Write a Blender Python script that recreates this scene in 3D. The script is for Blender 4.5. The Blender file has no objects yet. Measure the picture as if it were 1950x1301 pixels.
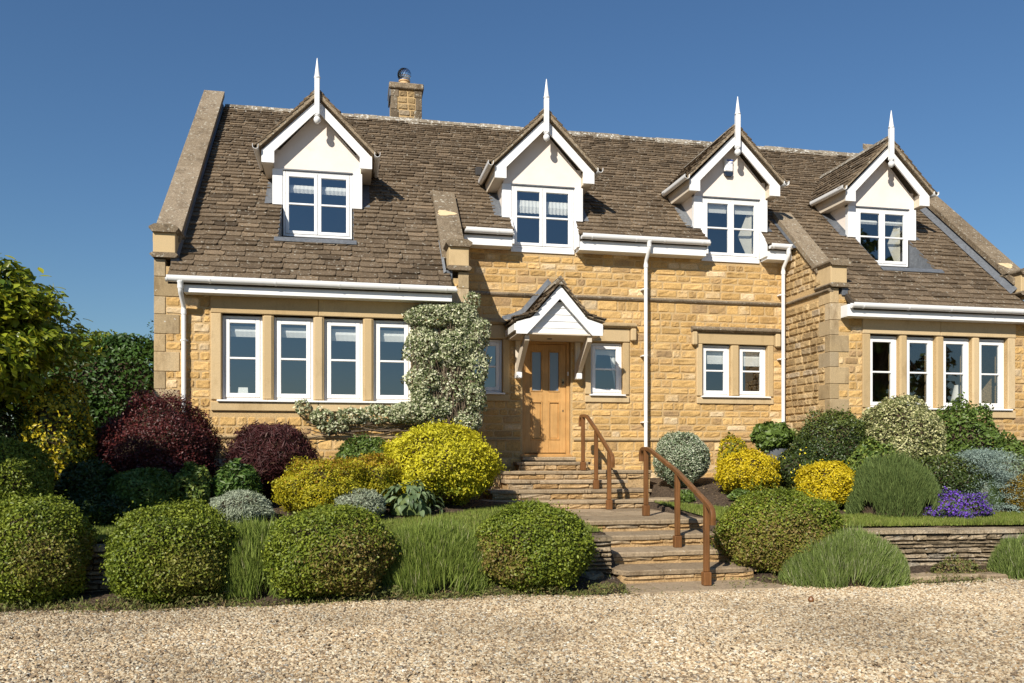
import bpy, math, random
import numpy as np
from mathutils import Vector, Matrix

# ------------------------------------------------------------------ camera, sky, sun, exposure
scn = bpy.context.scene
COL = scn.collection
cam_d = bpy.data.cameras.new('camera')
cam = bpy.data.objects.new('camera', cam_d)
COL.objects.link(cam)
cam.location = (0, 0, 1.53)
cam.rotation_euler = (math.radians(90), 0, math.radians(-11.2))
cam_d.sensor_width = 36
cam_d.lens = 28.84
cam_d.shift_y = 0.1095
cam_d.clip_start = 0.1
cam_d.clip_end = 6000
scn.camera = cam

SUN_AZ, SUN_EL = math.radians(35.5), math.radians(35.0)
world = bpy.data.worlds.new('World')
scn.world = world
world.use_nodes = True
wn = world.node_tree.nodes
bg = wn['Background']
sky = wn.new('ShaderNodeTexSky')
sky.sky_type = 'NISHITA'
sky.sun_disc = False
sky.sun_elevation = SUN_EL
sky.sun_rotation = math.pi + SUN_AZ
sky.altitude = 0
sky.air_density = 1.45
sky.dust_density = 0.0
sky.ozone_density = 10.0
world.node_tree.links.new(sky.outputs[0], bg.inputs[0])
bg.inputs[1].default_value = 0.062

sun_d = bpy.data.lights.new('sun', 'SUN')
sun_d.energy = 4.6
sun_d.angle = math.radians(0.53)
sun_d.color = (1.0, 0.93, 0.82)
sun = bpy.data.objects.new('sun', sun_d)
COL.objects.link(sun)
sun_dir = Vector((math.sin(SUN_AZ) * math.cos(SUN_EL), math.cos(SUN_AZ) * math.cos(SUN_EL), -math.sin(SUN_EL)))
sun.rotation_euler = sun_dir.to_track_quat('-Z', 'Y').to_euler()
sun.location = (-12, -16, 14)

scn.view_settings.view_transform = 'Standard'
scn.view_settings.look = 'None'
scn.view_settings.exposure = 0.50
scn.view_settings.gamma = 1.0
scn.view_settings.use_curve_mapping = False
scn.cycles.max_bounces = 6
scn.cycles.transparent_max_bounces = 8

rnd = random.Random(11)
nrg = np.random.default_rng(5)

# ------------------------------------------------------------------ helpers
WLOC = {}

def link(o, parent=None):
    COL.objects.link(o)
    if parent is not None:
        o.parent = parent
        o.matrix_parent_inverse = Matrix.Translation(-WLOC[parent.name])
        WLOC[o.name] = Vector((0, 0, 0)) if o.type == 'MESH' else Vector(o.location)
    else:
        WLOC[o.name] = Vector(o.location)
    return o

def tag(o, label=None, cat=None, group=None, kind=None):
    if label: o['label'] = label
    if cat: o['category'] = cat
    if group: o['group'] = group
    if kind: o['kind'] = kind
    return o

def thing(name, label, cat, loc, group=None):
    o = bpy.data.objects.new(name, None)
    o.location = loc
    o.empty_display_size = 0.2
    link(o)
    return tag(o, label, cat, group)

def mesh_from(name, V, F, mat, tint=None, smooth=False):
    me = bpy.data.meshes.new(name)
    if isinstance(F, np.ndarray):
        k = F.shape[1]
        me.vertices.add(len(V))
        me.vertices.foreach_set('co', np.asarray(V, dtype=np.float32).ravel())
        me.loops.add(F.size)
        me.loops.foreach_set('vertex_index', F.astype(np.int32).ravel())
        me.polygons.add(len(F))
        me.polygons.foreach_set('loop_start', (np.arange(len(F)) * k).astype(np.int32))
        me.update(calc_edges=True)
    else:
        me.from_pydata([tuple(v) for v in V], [], F)
    if tint is not None:
        a = me.attributes.new('tint', 'FLOAT_COLOR', 'POINT')
        t = np.ones((len(V), 4), dtype=np.float32)
        t[:, :3] = tint
        a.data.foreach_set('color', t.ravel())
    if smooth:
        me.polygons.foreach_set('use_smooth', [True] * len(me.polygons))
    if mat is not None:
        me.materials.append(mat)
    return me

class MB:
    def __init__(s):
        s.v = []; s.f = []; s.t = []
    def add(s, vs, fs, tint=(.5, .5, 0)):
        n = len(s.v)
        s.v += [tuple(v) for v in vs]
        s.t += [tint] * len(vs)
        s.f += [[i + n for i in f] for f in fs]
        return s
    def box(s, x0, x1, y0, y1, z0, z1, tint=(.5, .5, 0)):
        vs = [(x, y, z) for x in (x0, x1) for y in (y0, y1) for z in (z0, z1)]
        return s.add(vs, [(0, 1, 3, 2), (4, 6, 7, 5), (0, 4, 5, 1), (2, 3, 7, 6), (0, 2, 6, 4), (1, 5, 7, 3)], tint)
    def cbox(s, x0, x1, y0, y1, z0, z1, b=.006, tint=(.5, .5, 0), jit=0, r=None):
        vs = []; ix = {}
        lo = (x0, y0, z0); hi = (x1, y1, z1)
        b = min(b, (x1 - x0) * .45, (y1 - y0) * .45, (z1 - z0) * .45)
        for c in [(i, j, k) for i in (0, 1) for j in (0, 1) for k in (0, 1)]:
            jv = [(r.uniform(-jit, jit) if r else 0) for _ in range(3)]
            for ax in range(3):
                p = []
                for a in range(3):
                    q = hi[a] if c[a] else lo[a]
                    if a != ax: q += (-b if c[a] else b)
                    p.append(q + jv[a])
                ix[(c, ax)] = len(vs); vs.append(p)
        fs = []
        def fc(cs, ax): return [ix[(c, ax)] for c in cs]
        for ax in range(3):
            u, w = [a for a in range(3) if a != ax]
            for sgn in (0, 1):
                cs = []
                for (i, j) in ((0, 0), (1, 0), (1, 1), (0, 1)):
                    c = [0, 0, 0]; c[ax] = sgn; c[u] = i; c[w] = j; cs.append(tuple(c))
                fs.append(fc(cs, ax))
        for ax in range(3):
            u, w = [a for a in range(3) if a != ax]
            for i in (0, 1):
                for j in (0, 1):
                    c0 = [0, 0, 0]; c0[u] = i; c0[w] = j; c1 = list(c0); c1[ax] = 1
                    c0, c1 = tuple(c0), tuple(c1)
                    fs.append([ix[(c0, u)], ix[(c1, u)], ix[(c1, w)], ix[(c0, w)]])
        for c in [(i, j, k) for i in (0, 1) for j in (0, 1) for k in (0, 1)]:
            fs.append([ix[(c, 0)], ix[(c, 1)], ix[(c, 2)]])
        return s.add(vs, fs, tint)
    def prism(s, poly, axis, a0, a1, tint=(.5, .5, 0)):
        # poly: 2-D outline; axis 'y': (x,z) outline swept along y; 'x': (y,z); 'z': (x,y)
        n = len(poly)
        def m(p, a):
            return {'y': (p[0], a, p[1]), 'x': (a, p[0], p[1]), 'z': (p[0], p[1], a)}[axis]
        vs = [m(p, a0) for p in poly] + [m(p, a1) for p in poly]
        fs = [list(range(n))[::-1], list(range(n, 2 * n))]
        fs += [(i, (i + 1) % n, n + (i + 1) % n, n + i) for i in range(n)]
        return s.add(vs, fs, tint)
    def bar(s, p, q, w, h, up=(0, 0, 1), b=0.0, tint=(.5, .5, 0)):
        p, q = Vector(p), Vector(q)
        d = (q - p).normalized(); sx = d.cross(Vector(up)).normalized(); uz = sx.cross(d).normalized()
        prof = [(-w / 2, -h / 2), (w / 2, -h / 2), (w / 2, h / 2), (-w / 2, h / 2)]
        vs = [p + sx * a + uz * c for a, c in prof] + [q + sx * a + uz * c for a, c in prof]
        return s.add(vs, [(3, 2, 1, 0), (4, 5, 6, 7)] + [(i, (i + 1) % 4, 4 + (i + 1) % 4, 4 + i) for i in range(4)], tint)
    def sweep(s, path, prof, up=(0, 0, 1), closed=True, tint=(.5, .5, 0), scales=None):
        path = [Vector(p) for p in path]; n = len(prof); vs = []
        for i, p in enumerate(path):
            a = path[max(i - 1, 0)]; c = path[min(i + 1, len(path) - 1)]
            d = (c - a).normalized()
            sx = d.cross(Vector(up))
            sx = sx.normalized() if sx.length > 1e-4 else Vector((1, 0, 0))
            uz = sx.cross(d).normalized()
            k = scales[i] if scales else 1
            vs += [p + sx * (u * k) + uz * (w * k) for u, w in prof]
        fs = []
        for i in range(len(path) - 1):
            for j in range(n if closed else n - 1):
                fs.append((i * n + j, i * n + (j + 1) % n, (i + 1) * n + (j + 1) % n, (i + 1) * n + j))
        if closed:
            fs.append(list(range(n))[::-1]); fs.append(list(range((len(path) - 1) * n, len(path) * n)))
        return s.add(vs, fs, tint)
    def tube(s, path, r, n=10, up=(0, 0, 1), tint=(.5, .5, 0), scales=None):
        return s.sweep(path, [(r * math.cos(t * 2 * math.pi / n), r * math.sin(t * 2 * math.pi / n)) for t in range(n)], up, True, tint, scales)
    def lathe(s, prof, c, n=16, tint=(.5, .5, 0)):
        vs = []; fs = []
        for (r, z) in prof:
            vs += [(c[0] + r * math.cos(2 * math.pi * i / n), c[1] + r * math.sin(2 * math.pi * i / n), c[2] + z) for i in range(n)]
        for k in range(len(prof) - 1):
            for i in range(n):
                fs.append((k * n + i, k * n + (i + 1) % n, (k + 1) * n + (i + 1) % n, (k + 1) * n + i))
        fs.append(list(range(n))[::-1]); fs.append(list(range((len(prof) - 1) * n, len(prof) * n)))
        return s.add(vs, fs, tint)
    def build(s, name, mat, parent=None, kind=None, smooth=False):
        me = mesh_from(name, s.v, s.f, mat, np.array(s.t, dtype=np.float32) if s.t else None, smooth)
        if smooth:
            try: me.set_sharp_from_angle(angle=math.radians(40))
            except Exception: pass
        o = bpy.data.objects.new(name, me)
        link(o, parent)
        if kind: o['kind'] = kind
        return o

# ------------------------------------------------------------------ materials
MATS = {}
def newmat(name):
    m = bpy.data.materials.new(name); m.use_nodes = True
    MATS[name] = m
    nt = m.node_tree
    return m, nt, nt.nodes, nt.links, nt.nodes['Principled BSDF']

def ramp(nodes, stops, interp='LINEAR'):
    r = nodes.new('ShaderNodeValToRGB'); r.color_ramp.interpolation = interp
    e = r.color_ramp.elements
    while len(e) < len(stops): e.new(0.5)
    for k, (p, c) in enumerate(stops):
        e[k].position = p; e[k].color = (*c, 1) if len(c) == 3 else c
    return r

def noise(nodes, links, coord, scale, detail=4, rough=.6, dist=0):
    n = nodes.new('ShaderNodeTexNoise')
    n.inputs['Scale'].default_value = scale; n.inputs['Detail'].default_value = detail
    n.inputs['Roughness'].default_value = rough; n.inputs['Distortion'].default_value = dist
    links.new(coord, n.inputs['Vector'])
    return n

def mixc(nodes, links, mode, fac, a, b):
    m = nodes.new('ShaderNodeMix'); m.data_type = 'RGBA'; m.blend_type = mode
    for sock, val in ((m.inputs['Factor'], fac), (m.inputs['A'], a), (m.inputs['B'], b)):
        if isinstance(val, (int, float)): sock.default_value = val
        elif isinstance(val, tuple): sock.default_value = (*val, 1)
        else: links.new(val, sock)
    return m.outputs['Result']

def val_gray(nodes, links, sock, lo, hi, f0=0.0, f1=1.0):
    m = nodes.new('ShaderNodeMapRange')
    m.inputs['From Min'].default_value = f0; m.inputs['From Max'].default_value = f1
    m.inputs['To Min'].default_value = lo; m.inputs['To Max'].default_value = hi
    links.new(sock, m.inputs['Value'])
    c = nodes.new('ShaderNodeCombineColor')
    for i in range(3): links.new(m.outputs[0], c.inputs[i])
    return c.outputs[0]

def stone_mat(name, cols, rough=.9, grain=60, grain_amt=.25, blot=1.2, blot_amt=.3, bump=.4, bump_scale=45, bright=(.72, 1.28),
              lichen=None, lichen_scale=30, lichen_thr=(.62, .68), dirt=None, dirt_scale=2.0, dirt_thr=(.55, .75), spec=.2, aniso=None):
    m, nt, N, L, P = newmat(name)
    tc = N.new('ShaderNodeTexCoord'); co = tc.outputs['Object']
    if aniso:
        mp = N.new('ShaderNodeMapping'); mp.inputs['Scale'].default_value = aniso
        L.new(co, mp.inputs['Vector']); co2 = mp.outputs[0]
    else: co2 = co
    at = N.new('ShaderNodeAttribute'); at.attribute_name = 'tint'
    sp = N.new('ShaderNodeSeparateColor'); L.new(at.outputs['Color'], sp.inputs[0])
    n1 = noise(N, L, co, blot, 5)
    ad = N.new('ShaderNodeMath'); ad.operation = 'MULTIPLY_ADD'; L.new(n1.outputs[0], ad.inputs[0]); ad.inputs[1].default_value = blot_amt
    sub = N.new('ShaderNodeMath'); sub.operation = 'SUBTRACT'; L.new(sp.outputs[0], sub.inputs[0]); sub.inputs[1].default_value = blot_amt * .5
    L.new(sub.outputs[0], ad.inputs[2])
    k = len(cols)
    rp = ramp(N, [(i / max(k - 1, 1), c) for i, c in enumerate(cols)]); L.new(ad.outputs[0], rp.inputs[0])
    c = rp.outputs[0]
    c = mixc(N, L, 'MULTIPLY', 1.0, c, val_gray(N, L, sp.outputs[1], bright[0], bright[1]))
    n2 = noise(N, L, co2, grain, 6, .7)
    c = mixc(N, L, 'MULTIPLY', 1.0, c, val_gray(N, L, n2.outputs[0], 1 - grain_amt * 1.6, 1 + grain_amt * 1.6, .3, .7))
    if dirt:
        md_ = N.new('ShaderNodeMapping'); md_.inputs['Scale'].default_value = (1.3, 1.3, .5); L.new(co, md_.inputs['Vector'])
        n4 = noise(N, L, md_.outputs[0], dirt_scale, 8, .75)
        r4 = ramp(N, [(dirt_thr[0], (0, 0, 0)), (dirt_thr[1], (1, 1, 1))]); L.new(n4.outputs[0], r4.inputs[0])
        c = mixc(N, L, 'MIX', r4.outputs[0], c, mixc(N, L, 'MULTIPLY', 1.0, c, dirt))
    if lichen:
        n3 = noise(N, L, co, lichen_scale, 3, .55)
        r3 = ramp(N, [(lichen_thr[0], (0, 0, 0)), (lichen_thr[1], (1, 1, 1))]); L.new(n3.outputs[0], r3.inputs[0])
        c = mixc(N, L, 'MIX', r3.outputs[0], c, lichen)
    L.new(c, P.inputs['Base Color'])
    P.inputs['Roughness'].default_value = rough
    P.inputs['Specular IOR Level'].default_value = spec
    if bump:
        nb = noise(N, L, co2, bump_scale, 8, .72)
        b = N.new('ShaderNodeBump'); b.inputs['Strength'].default_value = bump; b.inputs['Distance'].default_value = .03
        L.new(nb.outputs[0], b.inputs['Height']); L.new(b.outputs[0], P.inputs['Normal'])
    return m

def paint_mat(name, col, rough=.4, var=.06, spec=.4, scale=3, bump=.0, dirt=None, dthr=(.55, .8), dscale=3):
    m, nt, N, L, P = newmat(name)
    tc = N.new('ShaderNodeTexCoord'); co = tc.outputs['Object']
    n1 = noise(N, L, co, scale, 6)
    c = mixc(N, L, 'MULTIPLY', 1.0, col, val_gray(N, L, n1.outputs[0], 1 - var, 1 + var, .3, .7))
    if dirt:
        n4 = noise(N, L, co, dscale, 8, .7)
        r4 = ramp(N, [(dthr[0], (0, 0, 0)), (dthr[1], (1, 1, 1))]); L.new(n4.outputs[0], r4.inputs[0])
        c = mixc(N, L, 'MIX', r4.outputs[0], c, dirt)
    L.new(c, P.inputs['Base Color'])
    P.inputs['Roughness'].default_value = rough; P.inputs['Specular IOR Level'].default_value = spec
    if bump:
        nb = noise(N, L, co, 60, 5); b = N.new('ShaderNodeBump'); b.inputs['Strength'].default_value = bump; b.inputs['Distance'].default_value = .01
        L.new(nb.outputs[0], b.inputs['Height']); L.new(b.outputs[0], P.inputs['Normal'])
    return m

def wood_mat(name, c1, c2, axis='Z', rough=.5, bump=.15, scale=6):
    m, nt, N, L, P = newmat(name)
    tc = N.new('ShaderNodeTexCoord')
    mp = N.new('ShaderNodeMapping')
    sc = {'Z': (scale * 6, scale * 6, scale * .5), 'X': (scale * .5, scale * 6, scale * 6), 'Y': (scale * 6, scale * .5, scale * 6)}[axis]
    mp.inputs['Scale'].default_value = sc
    L.new(tc.outputs['Object'], mp.inputs['Vector'])
    n1 = noise(N, L, mp.outputs[0], 1.0, 8, .7, .6)
    rp = ramp(N, [(.25, c1), (.75, c2)]); L.new(n1.outputs[0], rp.inputs[0])
    n2 = noise(N, L, tc.outputs['Object'], 2.5, 5)
    c = mixc(N, L, 'MULTIPLY', 1.0, rp.outputs[0], val_gray(N, L, n2.outputs[0], .78, 1.2, .3, .7))
    L.new(c, P.inputs['Base Color'])
    P.inputs['Roughness'].default_value = rough; P.inputs['Specular IOR Level'].default_value = .35
    b = N.new('ShaderNodeBump'); b.inputs['Strength'].default_value = bump; b.inputs['Distance'].default_value = .01
    L.new(n1.outputs[0], b.inputs['Height']); L.new(b.outputs[0], P.inputs['Normal'])
    return m

def leaf_mat(name, c1, c2, c3=None, rough=.5, trans=.25, spec=.3, mid=None):
    m, nt, N, L, P = newmat(name)
    at = N.new('ShaderNodeAttribute'); at.attribute_name = 'tint'
    sp = N.new('ShaderNodeSeparateColor'); L.new(at.outputs['Color'], sp.inputs[0])
    st = [(0, c1), (.5, mid), (1, c2)] if mid else [(0, c1), (1, c2)]
    rp = ramp(N, st); L.new(sp.outputs[0], rp.inputs[0])
    c = mixc(N, L, 'MULTIPLY', 1.0, rp.outputs[0], val_gray(N, L, sp.outputs[1], .65, 1.35))
    if c3: c = mixc(N, L, 'MIX', sp.outputs[2], c, c3)
    L.new(c, P.inputs['Base Color'])
    P.inputs['Roughness'].default_value = rough; P.inputs['Specular IOR Level'].default_value = spec
    tr = N.new('ShaderNodeBsdfTranslucent'); L.new(c, tr.inputs['Color'])
    mx = N.new('ShaderNodeMixShader'); mx.inputs[0].default_value = trans
    L.new(P.outputs[0], mx.inputs[1]); L.new(tr.outputs[0], mx.inputs[2])
    L.new(mx.outputs[0], N['Material Output'].inputs['Surface'])
    return m

M_STONE = stone_mat('honey_stone', [(.37, .245, .125), (.47, .295, .112), (.54, .342, .13), (.57, .372, .155), (.62, .475, .29)], grain=38, grain_amt=.16, blot=7, blot_amt=.6, bump=.5, bright=(.80, 1.2), bump_scale=30,
                    dirt=(.60, .56, .52), dirt_scale=1.3, dirt_thr=(.52, .74))
M_STONEW = stone_mat('weathered_stone', [(.30, .21, .11), (.40, .275, .13), (.46, .33, .17), (.42, .33, .22)], grain=38, grain_amt=.25, blot=7, blot_amt=.5, bump=.8, bump_scale=30,
                     dirt=(.5, .47, .44), dirt_scale=1.4, dirt_thr=(.5, .72))
M_MORTAR = stone_mat('mortar', [(.46, .315, .15), (.52, .37, .19)], grain=70, blot=3, bump=.4, bump_scale=70, dirt=(.6, .55, .5), dirt_scale=1.1, dirt_thr=(.55, .8))
M_DRESS = stone_mat('dressed_stone', [(.42, .30, .155), (.50, .37, .20), (.52, .40, .24)], grain=90, grain_amt=.1, blot=3, blot_amt=.35, bump=.15, bump_scale=90, dirt=(.62, .58, .52), dirt_scale=2.2, dirt_thr=(.52, .8))
M_QUOIN = stone_mat('quoin_stone', [(.33, .25, .145), (.42, .31, .17), (.40, .32, .21)], grain=70, grain_amt=.16, blot=4, blot_amt=.5, bump=.25, bump_scale=60, dirt=(.5, .46, .42), dirt_scale=3, dirt_thr=(.5, .72),
                     lichen=(.55, .52, .45), lichen_scale=22, lichen_thr=(.70, .74))
M_COPING = stone_mat('coping_stone', [(.19, .145, .095), (.25, .195, .13), (.29, .23, .16)], grain=60, grain_amt=.35, blot=4, blot_amt=.6, bump=.6, bump_scale=55, dirt=(.45, .42, .4), dirt_scale=3.5, dirt_thr=(.5, .7),
                     lichen=(.44, .41, .33), lichen_scale=20, lichen_thr=(.60, .68))
M_TILE = stone_mat('roof_tile_stone', [(.10, .072, .045), (.145, .105, .066), (.18, .133, .086), (.205, .15, .095)], grain=45, grain_amt=.4, blot=5, blot_amt=.5, bump=.8, bump_scale=45, bright=(.72, 1.25),
                   lichen=(.42, .39, .32), lichen_scale=19, lichen_thr=(.62, .70), dirt=(.5, .5, .5), dirt_scale=3, dirt_thr=(.55, .75))
M_RIDGE = stone_mat('ridge_stone', [(.17, .14, .10), (.24, .20, .145), (.29, .25, .19)], grain=45, grain_amt=.4, blot=5, bump=.7, bump_scale=45, lichen=(.58, .56, .50), lichen_scale=17, lichen_thr=(.55, .63))
M_DECK = stone_mat('roof_underlay', [(.05, .04, .03), (.07, .055, .04)], bump=0)
M_PAVE = stone_mat('paving_stone', [(.26, .195, .125), (.34, .26, .165), (.38, .29, .19)], grain=40, grain_amt=.2, blot=3.5, blot_amt=.6, bump=.35, bump_scale=30, dirt=(.5, .45, .4), dirt_scale=4, dirt_thr=(.5, .75),
                    lichen=(.50, .45, .36), lichen_scale=26, lichen_thr=(.68, .74))
M_RISER = stone_mat('riser_stone', [(.32, .20, .09), (.42, .27, .12), (.46, .32, .17), (.36, .29, .2)], grain=40, grain_amt=.25, blot=5, blot_amt=.6, bump=.7, bump_scale=30, dirt=(.5, .45, .4), dirt_scale=4, dirt_thr=(.5, .72))
M_DRY = stone_mat('drystone', [(.20, .155, .10), (.30, .235, .15), (.38, .30, .20), (.30, .26, .2)], grain=40, grain_amt=.35, blot=6, blot_amt=.7, bump=.8, bump_scale=28, dirt=(.4, .38, .36), dirt_scale=5, dirt_thr=(.48, .7),
                  lichen=(.55, .52, .45), lichen_scale=24, lichen_thr=(.66, .72))
M_WHITE = paint_mat('white_paint', (.80, .80, .79), .4, .04, dirt=(.60, .58, .52), dthr=(.62, .86), dscale=2.2)
M_GUTTER = paint_mat('white_plastic', (.78, .78, .77), .3, .03, dirt=(.55, .53, .48), dthr=(.6, .85), dscale=4)
M_CREAM = paint_mat('cream_render', (.80, .715, .635), .9, .05, .15, 2.5, .25, dirt=(.56, .49, .40), dthr=(.62, .85), dscale=2.3)
M_SOFFIT = paint_mat('cream_paint', (.62, .54, .43), .6, .05)
M_LEAD = stone_mat('lead_sheet', [(.075, .083, .095), (.115, .125, .14), (.16, .17, .18)], rough=.55, grain=20, grain_amt=.2, blot=4, blot_amt=.9, bump=.15, bump_scale=14, spec=.5)
M_OAK = wood_mat('pale_oak', (.42, .225, .072), (.56, .33, .125), 'Z', .5, .08)
M_RAIL = wood_mat('rail_oak', (.10, .043, .014), (.23, .10, .034), 'Z', .4, .2, 5)
M_IRON = paint_mat('dark_metal', (.05, .045, .04), .4, .1)
M_BRASS = paint_mat('brass', (.35, .27, .14), .35, .1)
M_BRASS.node_tree.nodes['Principled BSDF'].inputs['Metallic'].default_value = .8
M_STEEL = paint_mat('bright_steel', (.78, .78, .78), .12, .02)
M_STEEL.node_tree.nodes['Principled BSDF'].inputs['Metallic'].default_value = 1.0
M_CLAY = paint_mat('buff_clay', (.60, .40, .20), .7, .1)
M_PLASTER = paint_mat('room_plaster', (.34, .32, .30), .9, .05)
M_BLIND = paint_mat('blind_fabric', (.80, .78, .72), .9, .05, .1)
M_CURT = paint_mat('curtain_fabric', (.62, .58, .48), .95, .08, .1)
M_BLUE = paint_mat('navy_print', (.03, .07, .30), .5, .05)
M_DKPL = paint_mat('smoked_lens', (.02, .03, .05), .25, .1)
M_CARD = paint_mat('cardboard', (.55, .33, .12), .8, .1)
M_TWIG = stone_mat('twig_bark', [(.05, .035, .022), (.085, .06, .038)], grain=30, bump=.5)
M_BARK = stone_mat('tree_bark', [(.10, .075, .05), (.17, .13, .09)], grain=20, bump=.8, bump_scale=20)
M_SOIL = stone_mat('soil', [(.045, .032, .022), (.085, .06, .04), (.11, .08, .055)], grain=30, grain_amt=.5, blot=2, blot_amt=1.0, bump=1.0, bump_scale=22, lichen=(.24, .19, .13), lichen_scale=45, lichen_thr=(.68, .72))
M_POT = paint_mat('grey_glaze', (.12, .13, .14), .45, .1)

def glass_mat():
    m, nt, N, L, P = newmat('window_glass')
    N.remove(P)
    tr = N.new('ShaderNodeBsdfTransparent'); tr.inputs[0].default_value = (.86, .89, .9, 1)
    gl = N.new('ShaderNodeBsdfGlossy'); gl.inputs['Roughness'].default_value = .015; gl.inputs['Color'].default_value = (.95, .97, 1, 1)
    tc = N.new('ShaderNodeTexCoord'); nb = noise(N, L, tc.outputs['Object'], 1.3, 2)
    b = N.new('ShaderNodeBump'); b.inputs['Strength'].default_value = .05; b.inputs['Distance'].default_value = .02
    L.new(nb.outputs[0], b.inputs['Height']); L.new(b.outputs[0], gl.inputs['Normal'])
    ge = N.new('ShaderNodeNewGeometry'); dt = N.new('ShaderNodeVectorMath'); dt.operation = 'DOT_PRODUCT'
    L.new(ge.outputs['Incoming'], dt.inputs[0]); L.new(ge.outputs['Normal'], dt.inputs[1])
    ab = N.new('ShaderNodeMath'); ab.operation = 'ABSOLUTE'; L.new(dt.outputs['Value'], ab.inputs[0])
    om = N.new('ShaderNodeMath'); om.operation = 'SUBTRACT'; om.inputs[0].default_value = 1; L.new(ab.outputs[0], om.inputs[1])
    pw = N.new('ShaderNodeMath'); pw.operation = 'POWER'; pw.inputs[1].default_value = 5; L.new(om.outputs[0], pw.inputs[0])
    mr = N.new('ShaderNodeMath'); mr.operation = 'MULTIPLY_ADD'; mr.inputs[1].default_value = .84; mr.inputs[2].default_value = .21
    L.new(pw.outputs[0], mr.inputs[0])
    mx = N.new('ShaderNodeMixShader'); L.new(mr.outputs[0], mx.inputs[0]); L.new(tr.outputs[0], mx.inputs[1]); L.new(gl.outputs[0], mx.inputs[2])
    L.new(mx.outputs[0], N['Material Output'].inputs['Surface'])
    return m
M_GLASS = glass_mat()
def frosted():
    m = paint_mat('frosted_glass', (.16, .19, .23), .12, .03, .9)
    return m
M_FROST = frosted()

# ------------------------------------------------------------------ terrain
def smooth(a, b, x):
    t = np.clip((x - a) / (b - a), 0, 1)
    return t * t * (3 - 2 * t)

def wall_y(X):
    X = np.asarray(X, dtype=float)
    return np.where(X > 4, 9.38 - .075 * np.clip(X - 5, 0, 9), 9.2)

def lawn_back(X):
    return np.interp(X, [-6, -1.2, .3, 1.2, 2.2, 2.9, 4.9, 5.3, 6.0, 6.8, 13], [10.6, 10.6, 10.55, 11.1, 12.2, 12.7, 12.7, 12.2, 10.9, 10.45, 10.2])

def gz(X, Y):
    X = np.asarray(X, dtype=float); Y = np.asarray(Y, dtype=float)
    wy = wall_y(X)
    low = .10 * smooth(8.55, 9.1, Y)
    lawn = .57 + .045 * (Y - wy)
    bed = np.maximum(0, Y - lawn_back(X))
    high = lawn + .085 * np.minimum(bed, 3.0) * smooth(0, .5, bed)
    high = np.minimum(high, 1.25)
    z = np.where(Y < wy + .19, low, high)
    ins = (X > 3.12) & (X < 4.72) & (Y > 8.4) & (Y < 12.8)
    z = np.where(ins, np.minimum(z, -.02), z)
    ins2 = (X > 2.15) & (X < 5.3) & (Y >= 12.8) & (Y < 14.9)
    z = np.where(ins2, np.minimum(z, .55), z)
    return z

def G(x, y): return float(gz(x, y))

gx = np.concatenate([[-3000, -600, -120, -40, -20], np.arange(-12, 17.01, .2), [25, 45, 120, 600, 3000]])
gy = np.concatenate([[-3000, -600, -120, -40, -15], np.arange(-8, 8.41, .4), np.arange(8.5, 15.5, .1), np.arange(15.6, 26, .8), [45, 120, 600, 3000]])
XX, YY = np.meshgrid(gx, gy)
ZZ = gz(XX, YY)
ZZ = np.where(YY > 26, 1.25, ZZ)
ZZ = ZZ + nrg.normal(0, .008, ZZ.shape) * ((YY > 8.6) & (YY < 14))
nx, ny = len(gx), len(gy)
V = np.stack([XX.ravel(), YY.ravel(), ZZ.ravel()], 1)
idx = np.arange(nx * ny).reshape(ny, nx)
Fq = np.stack([idx[:-1, :-1].ravel(), idx[:-1, 1:].ravel(), idx[1:, 1:].ravel(), idx[1:, :-1].ravel()], 1)
t = np.zeros((len(V), 3)); t[:, 0] = .5; t[:, 1] = .5
ground = bpy.data.objects.new('ground', mesh_from('ground', V, Fq, M_SOIL, t))
link(ground); tag(ground, 'dark soil of the planting beds around the house', 'ground', kind='structure')

# ------------------------------------------------------------------ gravel drive
M_GRAVB = stone_mat('gravel_bed', [(.26, .19, .12), (.36, .27, .17)], grain=60, grain_amt=.5, bump=1.0, bump_scale=70)
def gravel_edge(X): return 8.50 + .07 * np.sin(X * 1.7) + .05 * np.sin(X * 4.1 + 1)
xs = np.concatenate([[-60, -20], np.arange(-9, 13.01, .25), [30, 60]])
ys0 = np.array([-40, -10, 0, 3, 5, 7, 8])
vs = []
for x in xs:
    for y in ys0: vs.append((x, y, .004))
    vs.append((x, float(gravel_edge(x)), .004))
k = len(ys0) + 1
fs = [(i * k + j, (i + 1) * k + j, (i + 1) * k + j + 1, i * k + j + 1) for i in range(len(xs) - 1) for j in range(k - 1)]
drive = MB().add(vs, fs).build('gravel_drive', M_GRAVB)
tag(drive, 'pale gravel drive in front of the garden', 'drive', kind='structure')

def pebble_mat():
    m, nt, N, L, P = newmat('pebbles')
    oi = N.new('ShaderNodeObjectInfo')
    rp = ramp(N, [(0, (.13, .10, .075)), (.12, (.27, .195, .13)), (.26, (.42, .30, .18)), (.42, (.52, .40, .265)), (.60, (.60, .495, .36)), (.78, (.68, .60, .48)), (.90, (.38, .24, .125)), (.95, (.20, .185, .17)), (1, (.80, .76, .68))])
    L.new(oi.outputs['Random'], rp.inputs[0])
    tc = N.new('ShaderNodeTexCoord'); n = noise(N, L, tc.outputs['Object'], 2.5, 4)
    c = mixc(N, L, 'MULTIPLY', 1.0, rp.outputs[0], val_gray(N, L, n.outputs[0], .75, 1.2, .3, .7))
    n2 = noise(N, L, oi.outputs['Location'], .55, 4, .6)
    c = mixc(N, L, 'MULTIPLY', 1.0, c, val_gray(N, L, n2.outputs[0], .68, 1.06, .35, .62))
    c = mixc(N, L, 'MULTIPLY', 1.0, c, (.97, .965, .89))
    L.new(c, P.inputs['Base Color']); P.inputs['Roughness'].default_value = .75; P.inputs['Specular IOR Level'].default_value = .25
    return m
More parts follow.
